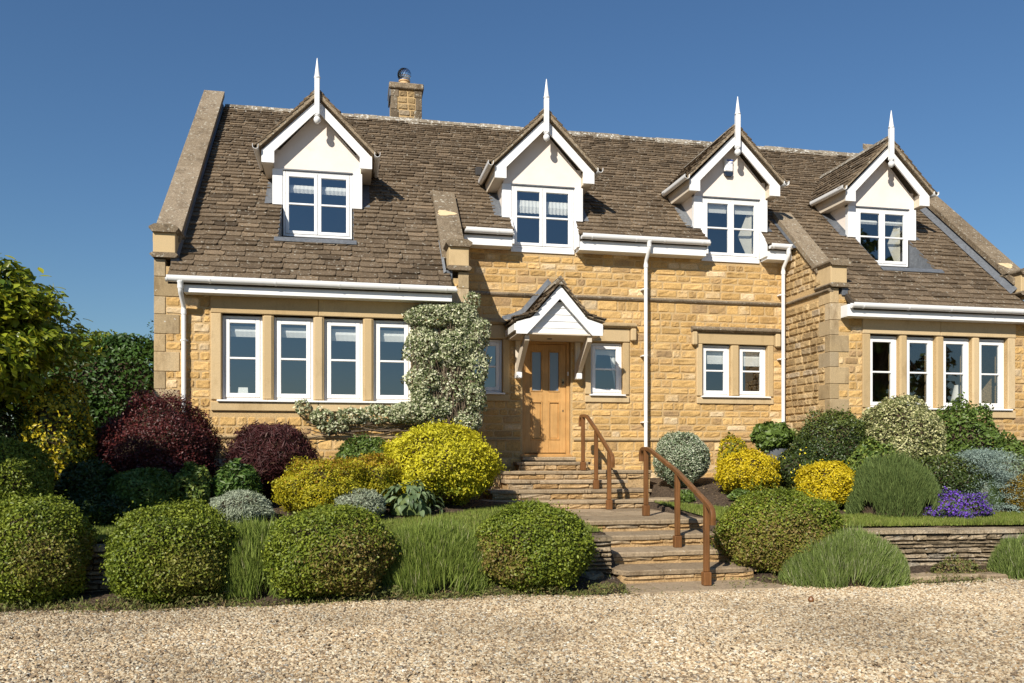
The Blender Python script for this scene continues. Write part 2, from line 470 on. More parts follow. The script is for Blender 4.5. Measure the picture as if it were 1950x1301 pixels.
M_PEB = pebble_mat()

def gravel_nodes():
    ng = bpy.data.node_groups.new('gravel_scatter', 'GeometryNodeTree')
    ng.interface.new_socket('Geometry', in_out='INPUT', socket_type='NodeSocketGeometry')
    ng.interface.new_socket('Geometry', in_out='OUTPUT', socket_type='NodeSocketGeometry')
    N, L = ng.nodes, ng.links
    gi = N.new('NodeGroupInput'); go = N.new('NodeGroupOutput')
    joins = N.new('GeometryNodeJoinGeometry')
    for kx in range(4):
        ico = N.new('GeometryNodeMeshIcoSphere'); ico.inputs['Radius'].default_value = 1; ico.inputs['Subdivisions'].default_value = 1
        tr = N.new('GeometryNodeTransform'); tr.inputs['Translation'].default_value = (3.7 * kx, 1.3 * kx, 2.1 * kx)
        L.new(ico.outputs['Mesh'], tr.inputs['Geometry'])
        sp = N.new('GeometryNodeSetPosition'); nz = N.new('ShaderNodeTexNoise'); nz.inputs['Scale'].default_value = .9
        sub = N.new('ShaderNodeVectorMath'); sub.operation = 'SUBTRACT'; sub.inputs[1].default_value = (.5, .5, .5)
        mul = N.new('ShaderNodeVectorMath'); mul.operation = 'MULTIPLY'; mul.inputs[1].default_value = (2.0, 2.0, 2.0)
        L.new(nz.outputs['Color'], sub.inputs[0]); L.new(sub.outputs[0], mul.inputs[0]); L.new(mul.outputs[0], sp.inputs['Offset'])
        L.new(tr.outputs[0], sp.inputs['Geometry'])
        tb = N.new('GeometryNodeTransform'); tb.inputs['Translation'].default_value = (-3.7 * kx, -1.3 * kx, -2.1 * kx)
        L.new(sp.outputs[0], tb.inputs['Geometry'])
        sm = N.new('GeometryNodeSetMaterial'); sm.inputs['Material'].default_value = M_PEB
        L.new(tb.outputs[0], sm.inputs['Geometry'])
        g2i = N.new('GeometryNodeGeometryToInstance'); L.new(sm.outputs[0], g2i.inputs[0])
        L.new(g2i.outputs[0], joins.inputs[0])
    dp = N.new('GeometryNodeDistributePointsOnFaces'); dp.distribute_method = 'RANDOM'
    dp.inputs['Density'].default_value = 3000; dp.inputs['Seed'].default_value = 3
    L.new(gi.outputs[0], dp.inputs['Mesh'])
    ri = N.new('FunctionNodeRandomValue'); ri.data_type = 'INT'
    [s for s in ri.inputs if s.name == 'Max' and s.type == 'INT'][0].default_value = 3
    rr = N.new('FunctionNodeRandomValue'); rr.data_type = 'FLOAT_VECTOR'; rr.inputs[0].default_value = (-.5, -.5, 0); rr.inputs[1].default_value = (.5, .5, 6.28)
    rs = N.new('FunctionNodeRandomValue'); rs.data_type = 'FLOAT_VECTOR'; rs.inputs[0].default_value = (.009, .007, .004); rs.inputs[1].default_value = (.023, .017, .011)
    io = N.new('GeometryNodeInstanceOnPoints')
    io.inputs['Pick Instance'].default_value = True
    L.new(dp.outputs['Points'], io.inputs['Points']); L.new(joins.outputs[0], io.inputs['Instance'])
    iout = [s for s in ri.outputs if s.type == 'INT'][0]
    L.new(iout, io.inputs['Instance Index'])
    rot = [s for s in rr.outputs if s.type == 'VECTOR'][0]
    e2r = N.new('FunctionNodeEulerToRotation'); L.new(rot, e2r.inputs[0]); L.new(e2r.outputs[0], io.inputs['Rotation'])
    L.new([s for s in rs.outputs if s.type == 'VECTOR'][0], io.inputs['Scale'])
    L.new(io.outputs[0], go.inputs[0])
    return ng
xs = np.arange(-5.5, 10.51, .25)
vs = []
for x in xs:
    y0 = max(3.6, .0)
    for y in np.linspace(4.3, float(gravel_edge(x)) + .05, 12): vs.append((x, y, .010 + .006 * math.sin(x * 2.3 + y * 1.1)))
fs = [(i * 12 + j, (i + 1) * 12 + j, (i + 1) * 12 + j + 1, i * 12 + j + 1) for i in range(len(xs) - 1) for j in range(11)]
gs = MB().add(vs, fs).build('gravel', M_PEB)
md = gs.modifiers.new('scatter', 'NODES'); md.node_group = gravel_nodes()
tag(gs, 'loose buff and cream pebbles covering the drive', 'gravel', kind='stuff')

# ------------------------------------------------------------------ house numbers
W, D = 13.26, 14.77
XL0, XL1, XR0, XR1 = -2.905, 1.895, 8.417, 12.66
EAVE_W, EAVE_M = 12.98, 14.47
def roofz(y): return 4.20 + .92 * (y - 13.0)
RY, RZ = 18.0, 8.80
SL = math.sqrt(1 + .92 ** 2)
UY, UZ = 1 / SL, .92 / SL
NYR, NZR = -.92 / SL, 1 / SL
DORM = [-.545, 3.50, 7.235, 10.51]

house = thing('stone_cottage', 'honey coloured stone cottage with four white gabled dormers and stone tiled roof', 'house', (5.0, 14.0, 1.2))

# ------------------------------------------------------------------ stone generators
def courses(z0, z1, r, lo=.095, hi=.165):
    out = []; z = z0
    while z < z1 - .05:
        h = r.uniform(lo, hi)
        if z1 - (z + h) < .06: h = z1 - z
        out.append((z, min(z + h, z1))); z += h
    return out

def free_spans(a0, a1, z0, z1, rects):
    sp = [(a0, a1)]
    for (r0, r1, q0, q1) in rects:
        ov = min(z1, q1) - max(z0, q0)
        if ov > .3 * (z1 - z0):
            nsp = []
            for (s0, s1) in sp:
                if r1 <= s0 or r0 >= s1: nsp.append((s0, s1)); continue
                if r0 > s0: nsp.append((s0, r0))
                if r1 < s1: nsp.append((r1, s1))
            sp = nsp
    return [(s, e) for s, e in sp if e - s > .05]

def split_span(s, e, r, lo, hi):
    out = []; x = s
    while x < e - 1e-4:
        w = r.uniform(lo, hi)
        if e - (x + w) < lo * .75: w = e - x
        out.append((x, min(x + w, e))); x += w
    return out

def stone_geo(mp, a0, a1, z0, z1, r, d=.017, gap=.006, rough=.009):
    g = gap
    A0, A1, Z0, Z1 = a0 + g, a1 - g, z0 + g, z1 - g
    w, h = A1 - A0, Z1 - Z0
    b = min(.022, w * .22, h * .22)
    us = [0, b, w * r.uniform(.35, .5), w * r.uniform(.55, .7), w - b, w]
    vsx = [0, b, h * r.uniform(.4, .6), h - b, h]
    dd = d * r.uniform(.7, 1.35); tl = r.uniform(-.004, .004); tv = r.uniform(-.004, .004)
    vs = []
    for j, v in enumerate(vsx):
        for i, u in enumerate(us):
            edge = i in (0, 5) or j in (0, 4)
            if edge:
                q = -.004; ju = r.uniform(-.004, .004); jv = r.uniform(-.004, .004)
                if i in (0, 5) and j in (0, 4):
                    ju += (b * .9 if i == 0 else -b * .9); jv += (b * .7 if j == 0 else -b * .7)
            else:
                q = dd + r.uniform(-rough, rough) * .8 + tl * (u / w - .5) * 2 + tv * (v / h - .5) * 2; ju = r.uniform(-.003, .003); jv = r.uniform(-.003, .003)
            vs.append(mp(A0 + u + ju, Z0 + v + jv, max(q, -.004)))
    fs = [(j * 6 + i, j * 6 + i + 1, (j + 1) * 6 + i + 1, (j + 1) * 6 + i) for j in range(4) for i in range(5)]
    return vs, fs

ALLST = []    # (weight, vs, fs, tint, parent, material)
def lay_stones(mp, a0, a1, z0, z1, rects, r, parent, mat, lo=.13, hi=.42, weight=1.0, top=None, depth=.010, clo=.115, chi=.16):
    for (c0, c1) in courses(z0, z1, r, clo, chi):
        for (s, e) in free_spans(a0, a1, c0, c1, rects):
            e2 = e
            for (p, q) in split_span(s, e2, r, lo, hi):
                if top is not None and c0 > top((p + q) / 2) - .04: continue
                vs, fs = stone_geo(mp, p, q, c0, c1, r, d=depth)
                hue = min(1, max(0, r.gauss(.5, .28))); br = min(1, max(0, r.gauss(.5, .2)))
                ALLST.append((weight * (q - p) * (c1 - c0), vs, fs, (hue, br, 0), parent, mat))

def holes_wall(mb, x0, x1, z0, z1, holes, y0, y1, axis='y'):
    xs = sorted(set([x0, x1] + [h[0] for h in holes] + [h[1] for h in holes]))
    xs = [x for x in xs if x0 <= x <= x1]
    for i in range(len(xs) - 1):
        a, b = xs[i], xs[i + 1]; m = (a + b) / 2
        cuts = sorted([(h[2], h[3]) for h in holes if h[0] < m < h[1]])
        z = z0
        for (q0, q1) in cuts + [(z1, z1)]:
            if q0 > z + 1e-4:
                if axis == 'y': mb.box(a, b, y0, y1, z, q0)
                else: mb.box(y0, y1, a, b, z, q0)
            z = max(z, q1)

# window openings (x0,x1,z0,z1)
WL = [(-1.933, -1.327), (-1.165, -.559), (-.397, .209), (.371, .977)]
WR = [(9.20, 9.80), (9.957, 10.557), (10.714, 11.314), (11.471, 12.071)]
ZB, ZT = 2.36, 3.69
MIDW = [(2.12, 2.748, 2.64, 3.63), (4.427, 5.055, 2.64, 3.62), (6.653, 7.245, 2.64, 3.64), (7.42, 8.014, 2.64, 3.64)]
DOOR = (3.12, 4.04, 1.38, 3.63)

mp_mid = lambda a, z, d: (a, D - d, z)
mp_w = lambda a, z, d: (a, W - d, z)
mp_ret = lambda a, z, d: (XR0 - d, a, z)
mp_retl = lambda a, z, d: (XL1 + d, a, z)

walls = {}
mb = MB(); holes_wall(mb, XL1 - .3, XR0 + .3, .3, 5.55, MIDW + [DOOR] + [(c - .605, c + .605, 5.30, 5.6) for c in DORM[1:3]], D, D + .3); walls['mid'] = mb.build('wall', M_MORTAR, house)
mb = MB(); holes_wall(mb, XL0, XL1, .3, 4.38, [(a, b, ZB, ZT) for a, b in WL], W, W + .3); walls['wl'] = mb.build('wall', M_MORTAR, house)
mb = MB(); holes_wall(mb, XR0, XR1, .3, 4.38, [(a, b, ZB, ZT) for a, b in WR], W, W + .3); walls['wr'] = mb.build('wall', M_MORTAR, house)
def side_wall(x0, x1, y0, y1):
    # side wall whose head follows the roof slope
    return [(y0, .3), (y1, .3), (y1, roofz(y1) - .03), (y0, roofz(y0) - .03)]
walls['ret'] = MB().prism(side_wall(0, 0, W + .3, D), 'x', XR0, XR0 + .3).build('wall', M_MORTAR, house)
walls['retl'] = MB().prism(side_wall(0, 0, W + .3, D), 'x', XL1 - .3, XL1).build('wall', M_MORTAR, house)
def gable(x0, x1):
    y2 = 2 * RY - D
    return MB().prism([(W + .3, .3), (y2, .3), (y2, roofz(D) - .05), (RY, RZ - .05), (W + .3, roofz(W + .3) - .05)], 'x', x0, x1)
walls['gl'] = gable(XL0, XL0 + .3).build('wall', M_STONEW, house)
walls['gr'] = gable(XR1 - .3, XR1).build('wall', M_STONEW, house)
walls['back'] = MB().box(XL0, XR1, 2 * RY - D, 2 * RY - D + .3, .3, roofz(D) - .05).build('wall', M_STONEW, house)

# exclusion rectangles for rubble
EX_MID = [(DOOR[0] - .02, DOOR[1] + .02, 1.2, DOOR[3] + .02),
          (1.9, 2.885, 2.48, 3.98), (4.30, 5.19, 2.48, 3.93), (6.53, 8.14, 2.50, 3.97), (2.6, 4.6, 3.60, 3.97),
          (1.8, 8.5, 4.41, 4.50), (1.8, 8.5, 1.76, 1.83)]
EX_MID += [(c - .61, c + .61, 5.24, 5.7) for c in DORM[1:3]]
EX_WL = [(-2.095, 1.14, 2.19, 4.2), (-3, 2, 1.76, 1.83)]
EX_WR = [(9.06, 12.21, 2.19, 4.2), (8, 13, 1.76, 1.83)]

# quoins
qr = random.Random(3)
def quoins(xc, sgn, z0, z1, parent, ex, ysides=None):
    z = z0; k = 0
    while z < z1 - .05:
        h = min(.30 if k % 2 == 0 else .27, z1 - z); ln = .36 if k % 2 == 0 else .16
        a, b = (xc, xc + ln) if sgn > 0 else (xc - ln, xc)
        tn = (qr.uniform(0, 1), qr.uniform(.2, .8), 0)
        # L-shaped: one block spans the front, its return on the side wall
        pd = .004
        if ysides is None: MB().cbox(a - (pd if sgn > 0 else 0), b + (pd if sgn < 0 else 0), W - .014, W + .28, z + .003, z + h - .003, .006, tn).build('quoin', M_QUOIN, parent)
        else:
            l2 = .16 if k % 2 == 0 else .36
            MB().cbox(a - (.012 if sgn > 0 else 0), b + (.012 if sgn < 0 else 0), W - .014, W + l2, z + .003, z + h - .003, .006, tn).build('quoin', M_QUOIN, parent)
            ysides.append((W - .1, W + l2, z, z + h))
        ex.append((a, b, z, z + h))
        z += h; k += 1
exr = []; exl = []
quoins(XL0, 1, .5, 4.50, walls['wl'], EX_WL)
quoins(XL1, -1, .5, 4.50, walls['wl'], EX_WL, exl)
quoins(XR0, 1, .5, 4.50, walls['wr'], EX_WR, exr)
exr.append((W, D + .1, 4.41, 4.50)); exl.append((W, D + .1, 4.41, 4.5))

sr = random.Random(21)
lay_stones(mp_mid, XL1, XR0, .9, 1.76, EX_MID, sr, walls['mid'], M_STONE, weight=.8)
lay_stones(mp_mid, XL1, XR0, 1.83, 4.41, EX_MID, sr, walls['mid'], M_STONE, lo=.16, hi=.44, weight=1.1)
lay_stones(mp_mid, XL1, XR0, 4.50, 5.40, EX_MID, sr, walls['mid'], M_STONE, lo=.16, hi=.44, weight=1.1)
lay_stones(mp_w, XL0, XL1, .8, 1.76, EX_WL, sr, walls['wl'], M_STONE, weight=.5)
lay_stones(mp_w, XL0, XL1, 1.83, 4.30, EX_WL, sr, walls['wl'], M_STONE, lo=.12, hi=.3, weight=1.0)
lay_stones(mp_w, XR0, XR1, .8, 1.76, EX_WR, sr, walls['wr'], M_STONE, weight=.3)
lay_stones(mp_w, XR0, XR1, 1.83, 4.30, EX_WR, sr, walls['wr'], M_STONE, lo=.12, hi=.3, weight=1.0)
lay_stones(mp_ret, W, D, .9, 5.8, exr, sr, walls['ret'], M_STONEW, lo=.14, hi=.36, weight=.45, top=lambda y: roofz(y) - .08, depth=.026)
lay_stones(mp_retl, W, D, .9, 5.8, exl, sr, walls['retl'], M_STONE, lo=.14, hi=.36, weight=.1, top=lambda y: roofz(y) - .08)
ALLST.sort(key=lambda q: -q[0])
rest = {}
for i, (w_, vs, fs, tn, par, mat) in enumerate(ALLST):
    if i < 290:
        MB().add(vs, fs, tn).build('stone', mat, par)
    else:
        rest.setdefault((par.name, mat.name), (MB(), par, mat))[0].add(vs, fs, tn)
for (mbq, par, mat) in rest.values():
    mbq.build('small_stones', mat, par, kind='stuff')

# string courses and plinth course
mb = MB()
def course_prism(mb, a0, a1, y, z0, z1, out):
    mb.prism([(y + .05, z0), (y - out * .6, z0), (y - out, z0 + (z1 - z0) * .35), (y - out, z0 + (z1 - z0) * .6), (y + .01, z1), (y + .05, z1)], 'x', a0, a1)
x = XL1
while x < XR0 - .01:
    e = min(x + sr.uniform(.7, 1.1), XR0)
    if XR0 - e < .3: e = XR0
    m1 = MB(); course_prism(m1, x + .002, e - .002, D, 4.42, 4.495, .055); m1.t = [(sr.random(), .4, 0)] * len(m1.v); m1.build('string_course', M_COPING, walls['mid'])
    x = e
m1 = MB(); m1.prism([(XR0 + .05, 4.42), (XR0 - .033, 4.42), (XR0 - .055, 4.446), (XR0 - .055, 4.465), (XR0 - .01, 4.495), (XR0 + .05, 4.495)], 'y', W - .02, D - .06); m1.build('string_course', M_COPING, walls['ret'])
for (a, b, y, par) in ((XL1, DOOR[0] - .05, D, 'mid'), (DOOR[1] + .05, 5.9, D, 'mid'), (5.9, XR0, D, 'mid'), (XL0, -.8, W, 'wl'), (-.8, XL1, W, 'wl'), (XR0, XR1, W, 'wr')):
    m1 = MB(); course_prism(m1, a + .002, b - .002, y, 1.765, 1.825, .04); m1.build('plinth_course', M_QUOIN, walls[par])

# ------------------------------------------------------------------ dressed stone surrounds
def dress(name, par, x0, x1, y0, y1, z0, z1, b=.01, hue=None):
    return MB().cbox(x0, x1, y0, y1, z0, z1, b, (sr.uniform(.1, .9) if hue is None else hue, sr.uniform(.38, .62), 0)).build(name, M_DRESS, par)
def wing_surround(ws, par):
    a0, a1 = ws[0][0], ws[-1][1]
    dress('jamb', par, a0 - .155, a0 - .002, W - .03, W + .14, ZB, ZT - .002)
    dress('jamb', par, a1 + .002, a1 + .155, W - .03, W + .14, ZB, ZT - .002)
    for i in range(3): dress('mullion', par, ws[i][1] + .002, ws[i + 1][0] - .002, W - .026, W + .14, ZB, ZT - .002, .028)
    mid = ws[1][1] + .08 + .0
    dress('lintel', par, a0 - .155, mid - .002, W - .034, W + .14, ZT, 3.985)
    dress('lintel', par, mid + .002, a1 + .165, W - .034, W + .14, ZT, 3.985)
    dress('sill_stone', par, a0 - .155, mid - .002, W - .045, W + .14, 2.19, ZB - .032)
    dress('sill_stone', par, mid + .002, a1 + .155, W - .045, W + .14, 2.19, ZB - .032)
wing_surround(WL, walls['wl']); wing_surround(WR, walls['wr'])
pm = walls['mid']
def mid_surround(ws, zb, zt, hood):
    a0, a1 = ws[0][0], ws[-1][1]
    dress('jamb', pm, a0 - .12, a0 - .002, D - .03, D + .14, zb, zt - .002)
    dress('jamb', pm, a1 + .002, a1 + .12, D - .03, D + .14, zb, zt - .002)
    for i in range(len(ws) - 1): dress('mullion', pm, ws[i][1] + .002, ws[i + 1][0] - .002, D - .026, D + .14, zb, zt - .002, .028)
    dress('sill_stone', pm, a0 - .12, a1 + .12, D - .042, D + .14, zb - .15, zb - .032)
    if hood:
        dress('lintel', pm, a0 - .12, a1 + .13, D - .034, D + .14, zt, zt + .22)
mid_surround([MIDW[0][:2]], 2.64, 3.63, False)
mid_surround([MIDW[1][:2]], 2.64, 3.62, False)
mid_surround([MIDW[2][:2], MIDW[3][:2]], 2.64, 3.64, True)
dress('lintel', pm, 2.0, 3.08, D - .034, D + .14, 3.632, 3.88); dress('lintel', pm, 4.08, 5.185, D - .034, D + .14, 3.632, 3.88)
dress('lintel', pm, 3.083, 4.077, D - .03, D + .14, 3.632, 3.88)
def hood(x0, x1, z, drop, left=True, right=True):
    # projecting label mould with dropped ends
    prof = [(D + .02, z), (D - .07, z), (D - .115, z + .035), (D - .115, z + .06), (D - .01, z + .115), (D + .02, z + .115)]
    MB().prism(prof, 'x', x0, x1, (.3, .4, 0)).build('hood_mould', M_COPING if drop > .25 else M_QUOIN, pm)
    if left: MB().cbox(x0, x0 + .11, D - .10, D, z - drop, z - .002, .02, (.6, .5, 0)).build('hood_stop', M_DRESS, pm)
    if right: MB().cbox(x1 - .11, x1, D - .10, D, z - drop, z - .002, .02, (.6, .5, 0)).build('hood_stop', M_DRESS, pm)
hood(6.42, 8.26, 3.865, .26)
hood(1.95, 5.30, 3.885, .235, False)

# ------------------------------------------------------------------ windows
wr_ = random.Random(8)
def window(x0, x1, y, z0, z1, par, cas=1, blind=None, sill=True, curtains=False, split=.5, hw=None, sash=.068, pleat=.001):
    f = MB(); fr = .040
    yf = y
    def ring(a0, a1, q0, q1, wd, ya, yb, b=.006):
        f.cbox(a0, a0 + wd, ya, yb, q0, q1, b); f.cbox(a1 - wd, a1, ya, yb, q0, q1, b)
        f.cbox(a0 + wd, a1 - wd, ya + .001, yb, q1 - wd, q1, b); f.cbox(a0 + wd, a1 - wd, ya + .001, yb, q0, q0 + wd, b)
    ring(x0, x1, z0, z1, fr, yf, yf + .09)
    cw = (x1 - x0 - 2 * fr) / cas
    panes = []
    for k in range(cas):
        a0 = x0 + fr + k * cw + .003; a1 = x0 + fr + (k + 1) * cw - .003
        q0, q1 = z0 + fr + .003, z1 - fr - .003
        ring(a0, a1, q0, q1, sash, yf - .007, yf + .05)
        zm = q0 + (q1 - q0) * split
        f.cbox(a0 + sash, a1 - sash, yf - .003, yf + .04, zm - .016, zm + .016, .005)
        panes += [(a0 + sash, a1 - sash, q0 + sash, zm - .016), (a0 + sash, a1 - sash, zm + .016, q1 - sash)]
    w = f.build('window', M_WHITE, par if par is house else house)
    for (a0, a1, q0, q1) in panes:
        tx, tz = wr_.uniform(-.0012, .0012), wr_.uniform(-.0012, .0012)
        yy = yf + .022
        MB().add([(a0 - .004, yy - tx - tz, q0 - .004), (a1 + .004, yy + tx - tz, q0 - .004), (a1 + .004, yy + tx + tz, q1 + .004), (a0 - .004, yy - tx + tz, q1 + .004)], [(0, 1, 2, 3)]).build('pane', M_GLASS, w)
    if sill:
        MB().cbox(x0 - .035 if sill is True else sill[0], x1 + .035 if sill is True else sill[1], yf - .16, yf + .02, z0 - .03, z0 - .001, .006).build('sill', M_WHITE, w)
    if blind:
        bz0, bz1 = blind; pl = pleat if cas > 1 else .0015
        for k in range(cas):
            a0 = x0 + k * (x1 - x0) / cas + .05; a1 = x0 + (k + 1) * (x1 - x0) / cas - .05
            m = MB(); n = 14; vs = []
            for i in range(n + 1):
                u = a0 + (a1 - a0) * i / n
                for (zz, yo) in ((bz1, 0), ((bz0 + bz1) / 2, .03), (bz0 + 1.2 * pl * (i % 2), .005)): vs.append((u, yf + .115 - yo + pl * (i % 2), zz))
            m.add(vs, [(i * 3 + j, i * 3 + 3 + j, i * 3 + 4 + j, i * 3 + 1 + j) for i in range(n) for j in range(2)])
            m.build('blind', M_BLIND, w)
    if curtains:
        for sg in (-1, 1):
            xc = (x0 + x1) / 2; m = MB(); vs = []
            for i in range(9):
                t_ = i / 8; z = z1 - .03 - t_ * (z1 - z0 - .06)
                edge = .10 + .14 * t_
                for j in range(5):
                    xo = (edge + ((x1 - x0) / 2 - .03 - edge) * j / 4)
                    vs.append((xc + sg * xo, yf + .15 + .02 * (j % 2), z))
            m.add(vs, [(i * 5 + j, i * 5 + 5 + j, i * 5 + 6 + j, i * 5 + 1 + j) for i in range(8) for j in range(4)])
            m.build('curtain', M_BLIND, w)
    return w
for i, (a, b) in enumerate(WL):
    window(a, b, W + .075, ZB, ZT - .02, house, 1, (ZT - .33 - .012 * i + .02 * (i % 2), ZT - .16), sill=(a - (.06 if i == 0 else .082), b + (.06 if i == 3 else .082)))
for i, (a, b) in enumerate(WR):
    window(a, b, W + .075, ZB, ZT - .02, house, 1, None, sill=(a - (.06 if i == 0 else .079), b + (.06 if i == 3 else .079)))
window(*MIDW[0][:2], D + .07, 2.64, 3.62, house, 1, None)
window(*MIDW[1][:2], D + .07, 2.64, 3.61, house, 1, (3.4, 3.55), curtains=True)
window(*MIDW[2][:2], D + .07, 2.64, 3.63, house, 1, (3.28, 3.57), sill=(6.62, 7.332))
window(*MIDW[3][:2], D + .07, 2.64, 3.63, house, 1, (3.25, 3.57), sill=(7.333, 8.05))

# ------------------------------------------------------------------ rooms behind the glass
mb = MB()
mb.box(XL0 + .31, XL1 - .31, W + .32, 17.6, 1.36, 1.42); mb.box(XR0 + .31, XR1 - .31, W + .32, 17.6, 1.36, 1.42); mb.box(XL1 - .3, XR0 + .3, D + .32, 17.6, 1.36, 1.42)
mb.box(XL0 + .31, XR1 - .31, 17.6, 17.7, 1.42, 7.9)
mb.box(XL0 + .31, XR1 - .31, D + .4, 17.59, 4.22, 4.32)
mb.box(XL0 + .31, XL1 - .31, W + .32, D + .39, 4.10, 4.14); mb.box(XR0 + .31, XR1 - .31, W + .32, D + .39, 4.10, 4.14)
for xx in (1.55, 5.6, 8.75):
    mb.box(xx, xx + .1, D + .42, 17.58, 1.43, 4.2)
    mb.prism([(D + .42, 4.33), (17.58, 4.33), (17.58, roofz(17.58) - .25), (D + .42, roofz(D + .42) - .25)], 'x', xx, xx + .1)
mb.build('room_shell', M_PLASTER, house)

# ------------------------------------------------------------------ main roof
mb = MB()
def deck(x0, x1, ya, yb):
    o = -.02
    mb.add([(x0, ya, roofz(ya) + o), (x1, ya, roofz(ya) + o), (x1, yb, roofz(yb) + o), (x0, yb, roofz(yb) + o),
            (x0, ya, roofz(ya) + o - .1), (x1, ya, roofz(ya) + o - .1), (x1, yb, roofz(yb) + o - .1), (x0, yb, roofz(yb) + o - .1)],
           [(0, 1, 2, 3), (7, 6, 5, 4), (0, 4, 5, 1), (1, 5, 6, 2), (2, 6, 7, 3), (3, 7, 4, 0)])
cuts = sorted([XL0 + .25, 1.60, XL1 - .02, XR0 + .02, 8.70, XR1 - .25] + [c + s * .62 for c in DORM for s in (-1, 1)])
for a, b in zip(cuts[:-1], cuts[1:]):
    m_ = (a + b) / 2
    isd = any(abs(m_ - c) < .62 for c in DORM)
    wing = m_ < XL1 or m_ > XR0
    if isd:
        if wing: deck(a, b, EAVE_W, 13.88)
    else:
        if 1.6 < m_ < XL1 or XR0 < m_ < 8.7: deck(a, b, W + .12, RY)
        else: deck(a, b, EAVE_W if wing else EAVE_M, RY)
mb.add([(XL0 + .2, RY, RZ - .02), (XR1 - .2, RY, RZ - .02), (XR1 - .2, 2 * RY - EAVE_M, roofz(EAVE_M) - .02), (XL0 + .2, 2 * RY - EAVE_M, roofz(EAVE_M) - .02)], [(0, 1, 2, 3)])
roof = mb.build('roof', M_DECK, house)

tr_ = random.Random(77)
def tile_geo(org, ux, uu, un, x0, x1, s0, ln, r, th=.028, lift=.034, rc=.03):
    # slate: rounded lower corners, tail lifted on the course below
    g = .004; x0 += g; x1 -= g
    w = x1 - x0
    rc = min(rc * r.uniform(.6, 1.5), w * .3)
    s = s0 + r.uniform(-.016, .016); t = s0 + ln
    lf = lift * r.uniform(.8, 1.35); sk = r.uniform(-.006, .006)
    out = [(x0, t), (x0 + r.uniform(-.003, .003), s + rc), (x0 + rc * .8, s + r.uniform(0, .008)), ((x0 + x1) / 2 + r.uniform(-.2, .2) * w, s + r.uniform(-.006, .006)), (x1 - rc * .8, s + r.uniform(0, .008)), (x1 + r.uniform(-.003, .003), s + rc), (x1, t)]
    def pt(a, b, h): return tuple(org[i] + ux[i] * a + uu[i] * b + un[i] * h for i in range(3))
    tp = []; bt = []
    for (a, b) in out:
        k = 1 - (b - s) / (t - s)
        h = lf * k + .002 + sk * ((a - x0) / w - .5) * k
        tp.append(pt(a, b, h)); bt.append(pt(a, b, h - th))
    n = len(out)
    fs = [list(range(n))] + [(i, n + i, n + i + 1, i + 1) for i in range(n - 1)]
    return tp + bt, fs

def excl_spans(a0, a1, zones):
    sp = [(a0, a1)]
    for (r0, r1) in zones:
        nsp = []
        for (s0, s1) in sp:
            if r1 <= s0 or r0 >= s1: nsp.append((s0, s1)); continue
            if r0 > s0: nsp.append((s0, r0))
            if r1 < s1: nsp.append((r1, s1))
        sp = nsp
    return [q for q in sp if q[1] - q[0] > .04]

TILES = []
ORG = (0, EAVE_W - .03, roofz(EAVE_W - .03))
def row_zone(y):
    z = roofz(y); out = []
    for c in DORM:
        if (13.89 if (c < 2 or c > 8.5) else 14.17) < y < D: out.append((c - .60, c + .60))
        elif D <= y < 15.75:
            wl_ = .84 if y > 14.85 else .80
            out.append((c - wl_, c + wl_))
        elif y >= 15.75:
            hw = (7.80 - z) / 1.02
            if hw > 0: out.append((c - hw, c + hw))
    return out
s = 0.0; total = (RY - (EAVE_W - .03)) * SL
k = 0
while s < total - .06:
    fr_ = s / total
    e = .168 * (1 - fr_) + .098 * fr_
    y = ORG[1] + (s + .5 * e) * UY
    ylow = ORG[1] + s * UY
    zones = row_zone(y)
    if ylow < EAVE_M - .06: base = [(-2.66 if ylow < 13.3 else -2.6, 1.60 if ylow < 13.2 else 1.51), (8.74, 12.30)]
    elif ylow < 15.15: base = [(-2.6, 1.51), (1.90, 8.365), (8.76, 12.29)]
    else: base = [(-2.56, 12.29)]
    lo, hi = (.18 * (1 - fr_) + .13 * fr_), (.46 * (1 - fr_) + .30 * fr_)
    for (b0, b1) in base:
        for (p, q) in excl_spans(b0, b1, zones):
            for (u, v) in split_span(p, q, tr_, lo, hi):
                vs, fs = tile_geo(ORG, (1, 0, 0), (0, UY, UZ), (0, NYR, NZR), u, v, s + .02 * math.sin(u * 2.1 + k * 1.3) * math.sin(u * .7 + k), e * 1.6, tr_, rc=.03)
                wgt = (v - u) * e / (ylow ** 2)
                TILES.append((wgt, vs, fs, (min(1, max(0, tr_.gauss(.5, .25))), min(1, max(0, tr_.gauss(.5, .2))), 0)))
    if ylow < EAVE_M - .06 and ylow + e * UY > EAVE_M - .06:
        pass
    s += e; k += 1
# double eaves course of the middle roof
for (b0, b1) in excl_spans(1.90, 8.365, [(c - .60, c + .60) for c in DORM]):
    for (u, v) in split_span(b0, b1, tr_, .2, .45):
        s0 = (EAVE_M - .05 - ORG[1]) * SL
        vs, fs = tile_geo(ORG, (1, 0, 0), (0, UY, UZ), (0, NYR, NZR), u, v, s0, .35, tr_, rc=.03)
        TILES.append((.0001, vs, fs, (tr_.random(), .4, 0)))
TILES.sort(key=lambda q: -q[0])
mb = MB()
for i, (w_, vs, fs, tn) in enumerate(TILES):
    if i < 290: MB().add(vs, fs, tn).build('roof_tile', M_TILE, roof)
    else: mb.add(vs, fs, tn)
mb.build('small_tiles', M_TILE, roof, kind='stuff')
